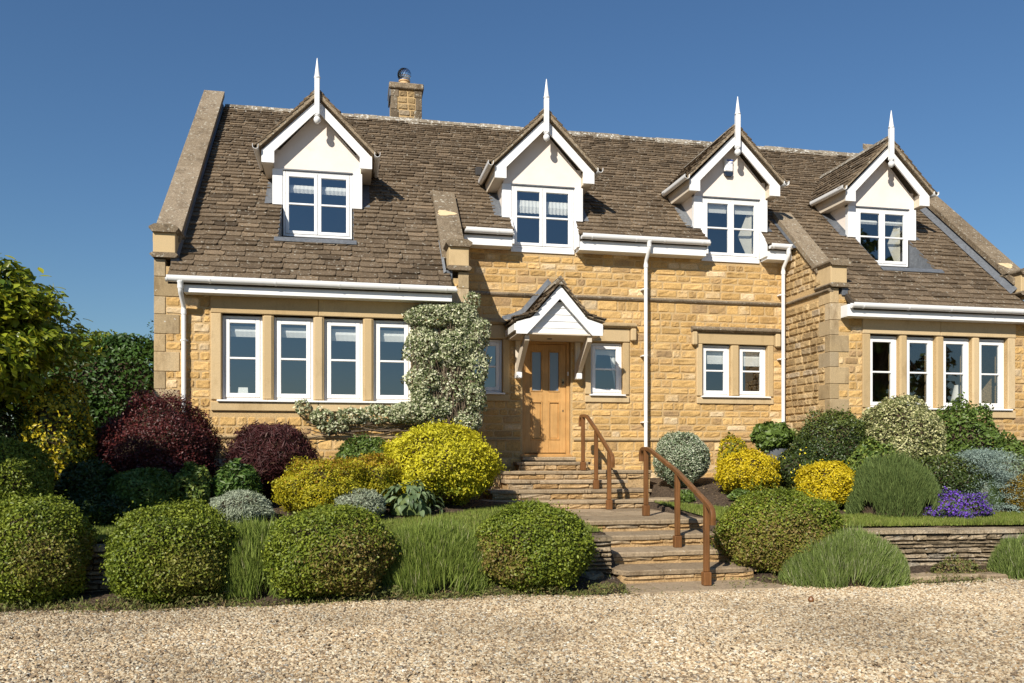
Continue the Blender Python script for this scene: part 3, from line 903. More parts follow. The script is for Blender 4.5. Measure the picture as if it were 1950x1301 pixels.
# back slope tiles seen from nowhere near: one textured sheet is the deck itself
x = -2.55
while x < 12.28:
    e = min(x + tr_.uniform(.42, .5), 12.29)
    j = tr_.uniform(-.008, .012)
    MB().prism([(RY - .17, RZ - .14 + j), (RY - .03, RZ + .035 + j), (RY, RZ + .055 + j), (RY + .03, RZ + .035 + j), (RY + .17, RZ - .14 + j), (RY + .13, RZ - .15 + j), (RY, RZ + .0 + j), (RY - .13, RZ - .15 + j)], 'x', x + .003, e - .003, (tr_.random(), tr_.uniform(.3, .7), 0)).build('ridge_tile', M_RIDGE, roof)
    x = e
MB().cbox(2.44, 2.58, 16.02, 16.2, 7.02, 7.20, .02).build('vent_tile', M_IRON, roof)

# ------------------------------------------------------------------ copings and kneelers
def coping(x0, x1, ya, yb, par, hh=.18):
    n = max(2, int((yb - ya) / .8)); 
    for i in range(n):
        a = ya + (yb - ya) * i / n + .002; b = ya + (yb - ya) * (i + 1) / n - .002
        if i == 0: a = ya
        j = tr_.uniform(-.004, .004)
        MB().add([(xx, yy, roofz(yy) + h + j) for xx in (x0, x1) for (yy, h) in ((a, hh), (b, hh), (b, hh - .12), (a, hh - .12))],
                 [(0, 1, 2, 3), (7, 6, 5, 4), (0, 4, 5, 1), (1, 5, 6, 2), (2, 6, 7, 3), (3, 7, 4, 0)], (tr_.random(), tr_.uniform(.35, .6), 0)).build('coping', M_COPING, par)
    # upstand below the slab
    MB().add([(xx, yy, roofz(yy) + h) for xx in (x0 + .06, x1 - .06) for (yy, h) in ((ya + .05, hh - .118), (yb - .03, hh - .118), (yb - .03, -.12), (ya + .05, -.12))],
             [(0, 1, 2, 3), (7, 6, 5, 4), (0, 4, 5, 1), (1, 5, 6, 2), (2, 6, 7, 3), (3, 7, 4, 0)]).build('coping_upstand', M_QUOIN, par)
def kneeler(x0, x1, par):
    MB().cbox(x0, x1, W - .05, W + .42, 4.565, 4.885, .008, (.6, .55, 0)).build('kneeler', M_DRESS, par)
    MB().prism([(x0 - .005, 4.50), (x1 + .005, 4.50), (x1 + .04, 4.535), (x1 + .04, 4.55), (x1, 4.575), (x0, 4.575), (x0 - .04, 4.55), (x0 - .04, 4.535)], 'y', W - .085, W + .44, (.2, .4, 0)).build('kneeler_mould', M_COPING, par)
    MB().prism([(x0 - .005, 4.88), (x1 + .005, 4.88), (x1 + .05, 4.93), (x1 + .05, 4.955), (x1 - .03, 5.0), (x0 + .03, 5.0), (x0 - .05, 4.955), (x0 - .05, 4.93)], 'y', W - .10, W + .50, (.3, .4, 0)).build('kneeler_cap', M_COPING, par)
coping(-2.965, -2.56, 13.42, 17.97, walls['gl'], .32); kneeler(XL0 - .01, XL0 + .31, walls['wl'])
coping(1.50, 1.91, 13.55, 15.18, walls['retl']); kneeler(XL1 - .32, XL1 + .01, walls['wl'])
coping(8.365, 8.76, 13.62, 15.2, walls['ret']); kneeler(XR0 - .02, XR0 + .30, walls['wr'])
coping(12.28, 12.71, 13.35, 17.97, walls['gr'], .32); kneeler(XR1 - .33, XR1 + .02, walls['wr'])
# pale scars on two copings
for (cx_, y_, w_) in ((1.68, 14.55, .17), (12.46, 13.70, .14)):
    pts = []
    for i in range(12):
        t_ = i * math.pi / 6; rr = 1 + .25 * math.sin(3 * t_ + cx_)
        yy = y_ + .10 * rr * math.sin(t_) * UY
        pts.append((cx_ + w_ * rr * math.cos(t_), yy, roofz(yy) + (.188 if cx_ < 5 else .328)))
    MB().add(pts, [list(range(12))], (.9, .95, 0)).build('stone_scar', M_DRESS, walls['retl'] if cx_ < 5 else walls['gr'])
# lead upstands beside the copings
def lead_strip(xa, xb, ya, yb, h, par, nseg=6):
    m = MB(); vs = []
    for i in range(nseg + 1):
        yy = ya + (yb - ya) * i / nseg
        vs += [(xa, yy, roofz(yy) + h[0]), (xb, yy, roofz(yy) + h[1])]
    m.add(vs, [(2 * i, 2 * i + 1, 2 * i + 3, 2 * i + 2) for i in range(nseg)], (tr_.random(), .5, 0))
    return m.build('flashing', M_LEAD, par)
lead_strip(12.335, 12.19, 13.3, 17.9, (.17, .055), walls['gr'], 12)
lead_strip(8.41, 8.30, 14.3, 15.15, (.075, .055), walls['ret'])
lead_strip(1.53, 1.49, 13.2, 14.0, (.09, .055), walls['retl'])
lead_strip(-2.615, -2.56, 13.2, 17.9, (.15, .05), walls['gl'], 10)
for xx in (XL0 + .30, XL1 - .32 - .0, XR0 + .28): MB().cbox(xx - .06, xx + .06, W - .03, W + .1, 4.36, 4.5, .004).build('flashing', M_LEAD, walls['wl'])

# ------------------------------------------------------------------ gutters, fascias, downpipes
def half_round(path, r=.058, par=house, name='gutter', up=(0, 0, 1), dp=.035):
    prof = []
    for i in range(9):
        t_ = math.pi + math.pi * i / 8; prof.append((r * math.cos(t_), r * math.sin(t_)))
    prof = [(-r, dp)] + prof + [(r, dp), (r - .006, dp)]
    for i in range(9):
        t_ = 2 * math.pi - math.pi * i / 8; prof.append(((r - .006) * math.cos(t_), (r - .006) * math.sin(t_)))
    prof.append((-r + .006, dp))
    return MB().sweep(path, prof, up).build(name, M_GUTTER, par, smooth=True)
def gutter_run(x0, x1, y, z, brackets, ends=True):
    g = half_round([(x0, y, z), ((x0 + x1) / 2, y, z - .003), (x1, y, z - .006)])
    for bx in brackets:
        prof = [(.064 * math.cos(math.pi + math.pi * i / 8), .064 * math.sin(math.pi + math.pi * i / 8)) for i in range(9)]
        m = MB(); m.sweep([(bx - .012, y, z - .002), (bx + .012, y, z - .002)], prof + [(.056 * math.cos(2 * math.pi - math.pi * i / 8), .056 * math.sin(2 * math.pi - math.pi * i / 8)) for i in range(9)])
        m.box(bx - .012, bx + .012, y + .055, y + .11, z - .07, z + .005)
        m.build('gutter_bracket', M_GUTTER, g)
    for ex in ((x0, x1) if ends else ()):
        vs = [(ex, y + .059 * math.cos(math.pi + math.pi * i / 8), z - .003 + .059 * math.sin(math.pi + math.pi * i / 8)) for i in range(9)]
        MB().prism([(v[1], v[2]) for v in vs], 'x', ex - .015, ex + .015).build('gutter_end', M_GUTTER, g)
    return g
def fascia(x0, x1, yface, yback, z0, z1):
    m = MB()
    m.cbox(x0, x1, yface, yface + .025, z0, z1, .004)
    m.box(x0, x1, yface + .026, yback, z0 + .002, z0 + .02)
    m.box(x0, x0 + .02, yface + .026, yback, z0 + .021, z1)
    m.box(x1 - .02, x1, yface + .026, yback, z0 + .021, z1)
    return m.build('fascia', M_WHITE, house)
GZW, GZM = 4.142, 5.51
gw1 = gutter_run(-2.66, 1.655, EAVE_W - .043, GZW, [-2.05, -1.1, -.15, .75, 1.5]); fascia(-2.44, 1.60, EAVE_W + .02, W - .036, 3.95, 4.16)
gw2 = gutter_run(8.64, 12.75, EAVE_W - .043, GZW, [8.85, 9.75, 10.6, 11.5, 12.4]); fascia(8.60, 12.75, EAVE_W + .02, W - .036, 3.95, 4.16)
d1, d2 = DORM[1], DORM[2]
gm1 = gutter_run(2.02, d1 - .64, EAVE_M - .043, GZM, [2.6]); fascia(2.0, d1 - .625, EAVE_M + .02, D - .002, 5.26, 5.50)
gm2 = gutter_run(d1 + .66, d2 - .60, EAVE_M - .043, GZM, [4.35, 5.2, 5.75, 6.5]); fascia(d1 + .625, d2 - .625, EAVE_M + .02, D - .002, 5.26, 5.50)
gm3 = gutter_run(d2 + .66, 8.33, EAVE_M - .043, GZM, [7.95, 8.28]); fascia(d2 + .625, 8.38, EAVE_M + .02, D - .002, 5.26, 5.50)
def downpipe(x, y0, z0, y1, z1, zb):
    m = MB()
    m.lathe([(.038, -.03), (.043, -.03), (.043, .05), (.05, .06), (.05, .075)], (x, y0, z0 - .12), 12)
    path = [(x, y0, z0 - .05), (x, y0, z0 - .16), (x, y0 + .02, z0 - .20), (x, y1 - .02, z0 - .36), (x, y1, z0 - .41), (x, y1, z0 - .5), (x, y1, zb)]
    m.tube(path, .035, 12, up=(1, 0, 0))
    m.lathe([(.036, 0), (.042, .005), (.042, .07), (.036, .075)], (x, y1, z0 - .5), 12)
    o = m.build('downpipe', M_GUTTER, house, smooth=True)
    zz = z0 - .9
    while zz > zb + .2:
        c = MB(); c.lathe([(.036, 0), (.041, .003), (.041, .022), (.036, .025)], (x, y1, zz), 12); c.box(x - .055, x + .055, y1 + .03, (D if x > 2 else W) - .015, zz, zz + .024)
        c.build('pipe_clip', M_GUTTER, o); zz -= 1.25
    return o
downpipe(-2.47, EAVE_W - .05, GZW, W - .075, 3.6, 1.0)
downpipe(5.45, EAVE_M - .05, GZM, D - .17, 5.0, 1.25)
downpipe(8.27, EAVE_M - .05, GZM, D - .15, 5.0, 1.2)

# ------------------------------------------------------------------ dormers
dr = random.Random(5)
FB = 14.55          # barge board plane
def fz(z): return 1.53 + (z - 1.53) * 1.0076
def dormer(c, wing, k):
    root = MB()
    z0, z1 = 5.31, 6.45
    # rendered gable wall (front) with cheeks: the part's own mesh
    root.prism([(c - .74, 6.475), (c + .74, 6.475), (c + .74, 6.70), (c, 7.52), (c - .74, 6.70)], 'y', D - .005, D + .12)
    for sg in (-1, 1):
        xa, xb = sorted((c + sg * .74, c + sg * .64))
        root.add([(x_, y_, z_) for x_ in (xa, xb) for (y_, z_) in ((D + .02, roofz(D) - .05), (15.85, roofz(15.85) - .05), (15.85, 6.82), (D + .02, 6.82))],
                 [(0, 1, 2, 3), (7, 6, 5, 4), (0, 4, 5, 1), (1, 5, 6, 2), (2, 6, 7, 3), (3, 7, 4, 0)])
    dm = root.build('dormer', M_CREAM, house)
    # white corner posts
    for sg in (-1, 1):
        xa, xb = sorted((c + sg * .592, c + sg * .765))
        MB().cbox(xa, xb, D - .04, D + .06, roofz(D) + .02, 6.47, .006).build('corner_post', M_WHITE, dm)
    MB().box(c - .60, c + .60, D - .055, D + .02, 6.452, 6.474).build('drip_strip', M_LEAD, dm)
    # barge boards
    for sg in (-1, 1):
        poly = [(0, 7.595), (.93, 6.665), (.93, 6.47), (.72, 6.47), (.72, 6.67), (0, 7.405)]
        poly = [(c + sg * a, fz(b)) for a, b in poly]
        if sg < 0: poly = poly[::-1]
        MB().prism(poly, 'y', FB, FB + .03).build('barge_board', M_WHITE, dm)
        # soffit and fascia running back
        xa, xb = sorted((c + sg * .745, c + sg * .93))
        MB().add([(x_, y_, z_) for x_ in (xa, xb) for (y_, z_) in ((FB + .032, 6.515), (15.45, 6.515), (15.7, 6.740), (FB + .032, 6.740))],
                 [(0, 1, 2, 3), (7, 6, 5, 4), (0, 4, 5, 1), (1, 5, 6, 2), (2, 6, 7, 3), (3, 7, 4, 0)]).build('soffit', M_SOFFIT, dm)
        # gutter along the eaves
        gx_ = c + sg * 1.02
        g = half_round([(gx_, FB - .10, 6.740), (gx_, 15.2, 6.750), (gx_, 15.62, 6.760)], .05, dm, 'gutter')
        # underside of the overhanging verge
        # rafters: deck prism
    dk = MB().prism([(c - 1.0, 6.705), (c, 7.695), (c + 1.0, 6.705), (c + 1.0, 6.775), (c, 7.785), (c - 1.0, 6.775)], 'y', FB - .06, 17.0, (.6, .6, 0)).build('verge', M_COPING, dm)
    # finial
    m = MB()
    m.cbox(c - .043, c + .043, FB - .135, FB - .045, 7.340, 7.970, .008)
    f = m.build('finial', M_WHITE, dm)
    fy = FB - .09
    MB().lathe([(.052, 0), (.058, .012), (.05, .03), (.045, .04), (.006, .345), (.002, .35)], (c, fy, 7.970), 12).build('finial_spike', M_WHITE, f, smooth=True)
    MB().lathe([(.03, .07), (.045, .06), (.045, .05), (.028, .04), (.05, .02), (.06, -.01), (.055, -.04), (.035, -.07), (.012, -.085)][::-1], (c, fy, 7.275), 14).build('finial_ball', M_WHITE, f, smooth=True)
    # tiles
    mb = MB(); slope = 1.02; sl = math.sqrt(1 + slope ** 2); ln = 1.03 * sl
    for sg in (-1, 1):
        org = (c + sg * 1.04, 0, 6.775 - .04 * slope + .0)
        uu = (-sg / sl, 0, slope / sl); un = (sg * slope / sl, 0, 1 / sl)
        s_ = 0
        while s_ < ln - .05:
            e_ = .17 - .05 * s_ / ln
            z_ = org[2] + s_ * uu[2]
            yend = 13 + (z_ + .12 - 4.2) / .92 + .06
            for (u, v) in split_span(FB - .075, yend, dr, .14, .30):
                vs, fs = tile_geo(org, (0, 1, 0), uu, un, u, v, s_, e_ * 1.55, dr, .022, .03, .02)
                mb.add(vs, fs, (min(1, max(0, dr.gauss(.5, .25))), min(1, max(0, dr.gauss(.45, .2))), 0))
            s_ += e_
    mb.build('roof_tiles', M_TILE, dm, kind='stuff')
    y_ = FB - .03
    while y_ < 16.95:
        e_ = min(y_ + dr.uniform(.3, .38), 17.0)
        MB().prism([(c - .12, 7.730), (c, 7.855), (c + .12, 7.730), (c + .1, 7.720), (c - .1, 7.720)], 'y', y_ + .003, e_ - .003, (dr.random(), dr.random(), 0)).build('ridge_tile', M_RIDGE, dm)
        y_ = e_
    # lead: aprons along the cheeks, and the recess below the window
    for sg in (-1, 1):
        m = MB(); vs = []
        for i in range(6):
            yy = D + .0 + (15.8 - D) * i / 5
            vs += [(c + sg * .742, yy, roofz(yy) + .10), (c + sg * .765, yy, roofz(yy) + .05), (c + sg * .90, yy, roofz(yy) + .042)]
        m.add(vs, [(3 * i + j, 3 * i + j + 1, 3 * i + j + 4, 3 * i + j + 3) for i in range(5) for j in range(2)], (dr.random(), .5, 0)).build('flashing', M_LEAD, dm)
    if wing:
        yb_ = 13.89
        for sg in (-1, 1):
            xa = c + sg * .604
            MB().add([(xa, yb_, roofz(yb_) - .04), (xa, D - .02, 5.25), (xa, D - .02, roofz(D) + .02), (xa, yb_, roofz(yb_) + .02), (xa + sg * .012, yb_, roofz(yb_) - .04), (xa + sg * .012, D - .02, 5.25), (xa + sg * .012, D - .02, roofz(D) + .02), (xa + sg * .012, yb_, roofz(yb_) + .02)],
                     [(0, 1, 2, 3), (7, 6, 5, 4), (0, 4, 5, 1), (1, 5, 6, 2), (2, 6, 7, 3), (3, 7, 4, 0)]).build('flashing', M_LEAD, dm)
        zf = roofz(yb_) + .05
        m = MB(); m.add([(x_, y_, z_) for x_ in (c - .60, c + .60) for (y_, z_) in ((yb_ - .02, zf - .03), (D + .05, 5.27), (D + .05, 5.30), (yb_ - .02, zf))], [(0, 1, 2, 3), (7, 6, 5, 4), (0, 4, 5, 1), (1, 5, 6, 2), (2, 6, 7, 3), (3, 7, 4, 0)])
        m.add([(x_, y_, z_) for x_ in (c - .66, c + .66) for (y_, z_) in ((yb_ - .10, zf - .085), (yb_ - .021, zf - .012), (yb_ - .021, zf + .002), (yb_ - .10, zf - .07))], [(0, 1, 2, 3), (7, 6, 5, 4), (0, 4, 5, 1), (1, 5, 6, 2), (2, 6, 7, 3), (3, 7, 4, 0)])
        m.build('flashing', M_LEAD, dm)
    else:
        # window runs down through the eaves onto the wall head
        for sg in (-1, 1):
            xa, xb = sorted((c + sg * .592, c + sg * .622))
            MB().add([(x_, y_, z_) for x_ in (xa, xb) for (y_, z_) in ((EAVE_M + .0, 5.31), (D - .03, 5.31), (D - .03, roofz(D) + .03), (EAVE_M + .0, roofz(EAVE_M) + .02))],
                     [(0, 1, 2, 3), (7, 6, 5, 4), (0, 4, 5, 1), (1, 5, 6, 2), (2, 6, 7, 3), (3, 7, 4, 0)]).build('side_board', M_WHITE, dm)
        MB().box(c - .6, c + .6, D - .028, D + .25, 5.235, 5.309).build('window_board', M_WHITE, dm)
    bl = [(6.10, 6.24), (5.98, 6.22), (6.20, 6.40), (6.16, 6.24)][k]
    wn_ = window(c - .588, c + .588, D - .03, z0, z1, house, 2, bl, sill=False, split=.5, sash=.058, pleat=[.005, .011, .001, .001][k])
    if k > 1:
        MB().add([(c + .50, D + .10, 6.30), (c + .50, D + .10, 5.42), (c + .40, D + .13, 5.42), (c + .22, D + .12, 5.78), (c + .34, D + .13, 6.05), (c + .44, D + .13, 6.30)], [(0, 1, 2, 3, 4, 5)]).build('curtain', M_CURT, wn_)
    return dm
dms = [dormer(c, k in (0, 3), k) for k, c in enumerate(DORM)]

# ------------------------------------------------------------------ chimney
ch = MB().box(.895, 1.565, 18.2, 18.85, 8.2, 9.60).build('chimney', M_MORTAR, house)
cr = random.Random(4)
mpc = lambda a, z, d: (a, 18.2 - d, z)
z_ = 8.55; kk = 0
while z_ < 9.5:
    h_ = .28; ln = .17 if kk % 2 else .14
    for (a, b) in ((.89, .89 + ln), (1.57 - ln, 1.57)): MB().cbox(a, b, 18.185, 18.4, z_ + .003, min(z_ + h_, 9.55) - .003, .006, (cr.random(), .05, 0)).build('quoin', M_COPING, ch)
    for q in range(2):
        for (p, e) in split_span(.89 + ln, 1.57 - ln, cr, .1, .28):
            vs, fs = stone_geo(mpc, p, e, z_ + q * .14, min(z_ + q * .14 + .14, 9.55), cr); MB().add(vs, fs, (cr.random(), cr.uniform(0, .25), 0)).build('stone', M_STONEW, ch)
    z_ += h_; kk += 1
MB().cbox(.85, 1.61, 18.14, 18.91, 9.555, 9.69, .02).build('chimney_cap', M_COPING, ch)
MB().lathe([(.125, 0), (.125, .03), (.115, .04), (.112, .15), (.128, .16), (.128, .185), (.11, .185)], (1.205, 18.5, 9.69), 18).build('chimney_pot', M_CLAY, ch, smooth=True)
cw = MB().lathe([(.132, 0), (.132, .012), (.10, .025), (.095, .06)], (1.205, 18.5, 9.875), 18).build('cowl', M_STEEL, ch, smooth=True)
cc = (1.205, 18.5, 10.01)
for i in range(18):
    m = MB(); vs = []
    for j in range(9):
        la = -1.15 + 2.3 * j / 8
        for s_ in (0, .27):
            az = 2 * math.pi * i / 18 + s_ + la * .55
            rr = .145 + (.012 if s_ else 0)
            vs.append((cc[0] + rr * math.cos(la) * math.cos(az), cc[1] + rr * math.cos(la) * math.sin(az), cc[2] + rr * math.sin(la)))
    m.add(vs, [(2 * j, 2 * j + 1, 2 * j + 3, 2 * j + 2) for j in range(8)]); m.build('cowl_vane', M_STEEL, cw)
MB().lathe([(.09, 0), (.07, .01), (.02, .018), (.005, .02)], (cc[0], cc[1], cc[2] + .125), 14).build('cowl_cap', M_STEEL, cw)
MB().lathe([(.05, -.11), (.05, .12)], cc, 10).build('cowl_core', M_IRON, cw)
MB().box(.86, .888, 18.2, 18.85, 9.40, 9.56).build('flashing', M_LEAD, ch)

# ------------------------------------------------------------------ porch
PX, PF = 3.59, 13.83
po = MB()
po.box(PX - .74, PX + .74, PF + .06, D - .002, 3.605, 3.63)      # soffit
po.box(PX - .755, PX - .735, PF + .04, D - .002, 3.60, 3.76); po.box(PX + .735, PX + .755, PF + .04, D - .002, 3.60, 3.76)
porch = po.build('porch', M_SOFFIT, house)
for sg in (-1, 1):
    poly = [(0, 4.46), (.50, 3.885), (.775, 3.80), (.775, 3.60), (.585, 3.60), (0, 4.225)]
    poly = [(PX + sg * a, b) for a, b in poly]
    if sg < 0: poly = poly[::-1]
    MB().prism(poly, 'y', PF, PF + .035).build('barge_board', M_WHITE, porch)
    MB().cbox(*sorted((PX + sg * .76, PX + sg * .80)), PF + .04, D - .02, 3.66, 3.78, .004).build('fascia', M_WHITE, porch)
zb_ = 3.612
for i in range(5):
    zt_ = min(zb_ + .118, 4.19)
    hw = lambda z: max(.02, .585 - (z - 3.60) / (4.225 - 3.60) * .585 + .06)
    MB().add([(PX - hw(zb_), PF + .115, zb_), (PX + hw(zb_), PF + .115, zb_), (PX + hw(zt_), PF + .127, zt_), (PX - hw(zt_), PF + .127, zt_),
              (PX - hw(zb_), PF + .14, zb_), (PX + hw(zb_), PF + .14, zb_), (PX + hw(zt_), PF + .14, zt_), (PX - hw(zt_), PF + .14, zt_)],
             [(0, 1, 2, 3), (7, 6, 5, 4), (0, 4, 5, 1), (1, 5, 6, 2), (2, 6, 7, 3), (3, 7, 4, 0)]).build('board', M_WHITE, porch)
    zb_ = zt_
pd = MB()
for sg in (-1, 1):
    for (a, b) in (((0, 4.50), (.50, 3.925)), ((.50, 3.925), (.81, 3.835))):
        pd.add([(PX + sg * x_, y_, z_ + o) for y_ in (PF - .03, D) for (x_, z_) in (a, b) for o in (0, .03)], [(0, 1, 3, 2), (4, 6, 7, 5), (1, 5, 7, 3), (0, 2, 6, 4), (2, 3, 7, 6), (0, 4, 5, 1)], (.6, .6, 0))
pdk = pd.build('porch_roof', M_COPING, porch)
pr = random.Random(9); mb = MB()
for sg in (-1, 1):
    for (a, b, rows) in (((.83, 3.865), (.49, 3.97), 2), ((.50, 3.955), (0, 4.53), 6)):
        dx, dz = b[0] - a[0], b[1] - a[1]; L_ = math.hypot(dx, dz)
        org = (PX + sg * a[0], 0, a[1]); uu = (sg * dx / L_, 0, dz / L_); un = (sg * dz / L_, 0, -dx / L_)
        for q in range(rows):
            for (u, v) in split_span(PF - .07, D - .02, pr, .12, .26):
                vs, fs = tile_geo(org, (0, 1, 0), uu, un, u, v, q * L_ / rows, L_ / rows * 1.5, pr, .02, .028, .018)
                MB().add(vs, fs, (pr.random(), pr.uniform(.3, .8), 0)).build('roof_tile', M_TILE, pdk)
y_ = PF - .06
while y_ < D - .03:
    e_ = min(y_ + .28, D - .01)
    MB().prism([(PX - .11, 4.47), (PX, 4.62), (PX + .11, 4.47), (PX + .09, 4.46), (PX - .09, 4.46)], 'y', y_ + .002, e_ - .002, (pr.random(), .5, 0)).build('ridge_tile', M_RIDGE, pdk); y_ = e_
for sg in (-1, 1):
    # stepped lead soaker dressed over the tiles against the wall
    m = MB(); vs = []
    for (x_, z_) in ((0, 4.66), (.25, 4.37), (.50, 4.08), (.66, 4.0), (.86, 3.94)):
        X_ = PX + sg * x_
        vs += [(X_, D - .045, z_ + .10), (X_, D - .05, z_ - .01), (X_, D - .15, z_ - .03)]
    m.add(vs, [(3 * i + j, 3 * i + j + 1, 3 * i + j + 4, 3 * i + j + 3) for i in range(4) for j in range(2)], (.6, .6, 0)).build('flashing', M_LEAD, porch)
    bx = PX + sg * .565
    b = MB(); b.cbox(bx - .048, bx + .048, D - .075, D - .001, 2.96, 3.60, .006); br_ = b.build('bracket', M_SOFFIT, porch)
    MB().add([(x_, y_, z_) for x_ in (bx - .04, bx + .04) for (y_, z_) in ((D - .076, 3.02), (D - .19, 3.02), (PF + .10, 3.50), (PF + .10, 3.60), (PF + .20, 3.60), (D - .076, 3.20))],
             [(0, 1, 2, 3, 4, 5), (11, 10, 9, 8, 7, 6)] + [(i, 6 + i, 6 + (i + 1) % 6, (i + 1) % 6) for i in range(6)]).build('brace', M_SOFFIT, br_)
    MB().cbox(bx - .052, bx + .052, D - .20, D - .002, 2.90, 3.015, .012).build('bracket_foot', M_WHITE, br_)
MB().lathe([(.05, 0), (.05, .006), (.03, .008)], (PX - .05, 14.4, 3.597), 14).build('downlight', M_IRON, porch)

# ------------------------------------------------------------------ door
DY = D + .10
f = MB()
f.cbox(3.125, 3.182, DY - .03, DY + .08, 1.47, 3.628, .006); f.cbox(3.975, 4.035, DY - .03, DY + .08, 1.47, 3.628, .006); f.cbox(3.182, 3.975, DY - .029, DY + .08, 3.57, 3.628, .006)
f.prism([(DY - .14, 1.47), (DY + .06, 1.47), (DY + .06, 1.53), (DY - .03, 1.53), (DY - .14, 1.50)], 'x', 3.10, 4.06)
door = f.build('door', M_OAK, house)
l = MB()
x0, x1, zb0, zt0 = 3.186, 3.971, 1.545, 3.565
xm = (x0 + x1) / 2
for (a, b) in ((x0, x0 + .115), (x1 - .115, x1), (xm - .06, xm + .06)): l.cbox(a, b, DY, DY + .045, zb0, zt0, .004)
for (a, b) in ((zb0, zb0 + .24), (2.50, 2.68), (zt0 - .125, zt0)):
    l.cbox(x0 + .115, xm - .06, DY + .001, DY + .044, a, b, .004); l.cbox(xm + .06, x1 - .115, DY + .001, DY + .044, a, b, .004)
leaf = l.build('door_leaf', M_OAK, door)
for (a, b) in ((x0 + .115, xm - .06), (xm + .06, x1 - .115)):
    p = MB(); p.add([(a, DY + .03, 1.785), (b, DY + .03, 1.785), (b, DY + .03, 2.50), (a, DY + .03, 2.50), (a + .045, DY + .012, 1.83), (b - .045, DY + .012, 1.83), (b - .045, DY + .012, 2.455), (a + .045, DY + .012, 2.455)],
                    [(0, 1, 5, 4), (1, 2, 6, 5), (2, 3, 7, 6), (3, 0, 4, 7), (4, 5, 6, 7)]); p.build('door_panel', M_OAK, door)
    for (q0, q1, nm) in ((2.68, 3.44, 'glazing_bead'), (1.785, 2.50, 'panel_bead')):
        m = MB()
        for (u0, u1, w0, w1) in ((a, a + .022, q0, q1), (b - .022, b, q0, q1), (a + .022, b - .022, q0, q0 + .022), (a + .022, b - .022, q1 - .022, q1)): m.cbox(u0, u1, DY - .012, DY + .03, w0, w1, .006)
        m.build(nm, M_OAK, door)
    MB().add([(a + .02, DY + .02, 2.70), (b - .02, DY + .02, 2.70), (b - .02, DY + .02, 3.42), (a + .02, DY + .02, 3.42)], [(0, 1, 2, 3)]).build('door_pane', M_FROST, door)
MB().cbox(3.895, 3.935, DY - .012, DY + .002, 2.80, 2.93, .01).build('lock_plate', M_BRASS, door)
MB().lathe([(.018, 0), (.018, .03), (.01, .04)], (3.915, DY - .03, 2.84), 10).build('door_knob', M_IRON, door)
MB().cbox(3.905, 3.925, DY - .008, DY + .002, 2.31, 2.35, .006).build('keyhole', M_IRON, door)
MB().cbox(3.992, 4.015, DY - .05, DY - .029, 2.98, 3.06, .008).build('doorbell', M_WHITE, door)

# ------------------------------------------------------------------ small things on and in the house
al = thing('alarm_box', 'white alarm box with blue band on the gable of the third dormer', 'alarm box', (7.17, D - .02, 6.9))
MB().cbox(7.085, 7.265, D - .075, D - .006, 6.965, 7.215, .02).build('cover', M_WHITE, al)
MB().prism([(7.09, 6.968), (7.26, 6.962), (7.255, 6.915), (7.235, 6.885), (7.12, 6.885), (7.095, 6.915)], 'y', D - .07, D - .006).build('lens', M_DKPL, al)
MB().box(7.125, 7.255, D - .0775, D - .0745, 7.17, 7.197).build('printed_band', M_BLUE, al)
m = MB(); pts = []
for i in range(15):
    t_ = i / 14
    pts.append((7.135 + .085 * math.sin(t_ * 3.1) * .6 + .02 * t_, 7.06 + .05 * math.cos(t_ * 4.4)))
for i in range(14):
    (a, b), (c2, d2_) = pts[i], pts[i + 1]
    m.add([(a, D - .0768, b), (c2, D - .0768, d2_), (c2, D - .0768, d2_ + .006), (a, D - .0768, b + .006)], [(0, 1, 2, 3)])
m.box(7.20, 7.245, D - .0772, D - .0755, 7.125, 7.137); m.box(7.225, 7.24, D - .0772, D - .0755, 7.14, 7.148)
m.build('printed_mark', M_BLUE, al)

lamp = thing('table_lamp', 'cream shaded table lamp inside the last window of the right wing', 'lamp', (11.62, 13.95, 2.2))
MB().lathe([(.15, 0), (.145, .01), (.085, .30), (.08, .30)], (11.62, 13.95, 2.56), 18).build('lamp_shade', M_BLIND, lamp, smooth=True)
MB().lathe([(.09, 0), (.09, .02), (.03, .05), (.045, .15), (.02, .3), (.012, .42)], (11.62, 13.95, 2.16), 14).build('lamp_base', M_BRASS, lamp, smooth=True)
tb = thing('side_table', 'dark wooden table inside the right wing window', 'table', (10.9, 14.0, 1.42))
MB().cbox(9.7, 12.2, 13.75, 14.3, 2.10, 2.158, .006).build('table_top', M_RAIL, tb)
for xx in (9.75, 12.1):
    for yy in (13.8, 14.2): MB().cbox(xx, xx + .06, yy, yy + .06, 1.42, 2.10, .005).build('leg', M_RAIL, tb)
bxo = MB().cbox(10.02, 10.25, 13.80, 13.98, 2.162, 2.50, .006).build('storage_box', M_CARD); tag(bxo, 'tan box standing behind the second window of the right wing', 'box')
pst = MB().cbox(11.78, 11.86, 13.72, 13.80, 2.162, 3.2, .01).build('wooden_stand', M_OAK); tag(pst, 'upright pale wooden stand beside the lamp in the right wing window', 'stand')
cdo = MB().add([(-1.72, W + .17, ZB + .06), (-1.56, W + .17, ZB + .06), (-1.57, W + .2, ZB + .21), (-1.71, W + .2, ZB + .21), (-1.72, W + .22, ZB + .06), (-1.56, W + .22, ZB + .06)], [(0, 1, 2, 3), (5, 4, 3, 2)]).build('greeting_card', M_BLIND)
tag(cdo, 'small white card standing on the sill of the leftmost window', 'card')
ex1 = thing('sideboard', 'sideboard inside the left wing windows', 'sideboard', (-.5, 14.2, 1.42))
MB().cbox(-1.9, 1.0, 14.0, 14.4, 1.43, 2.35, .01).build('cabinet', M_RAIL, ex1)

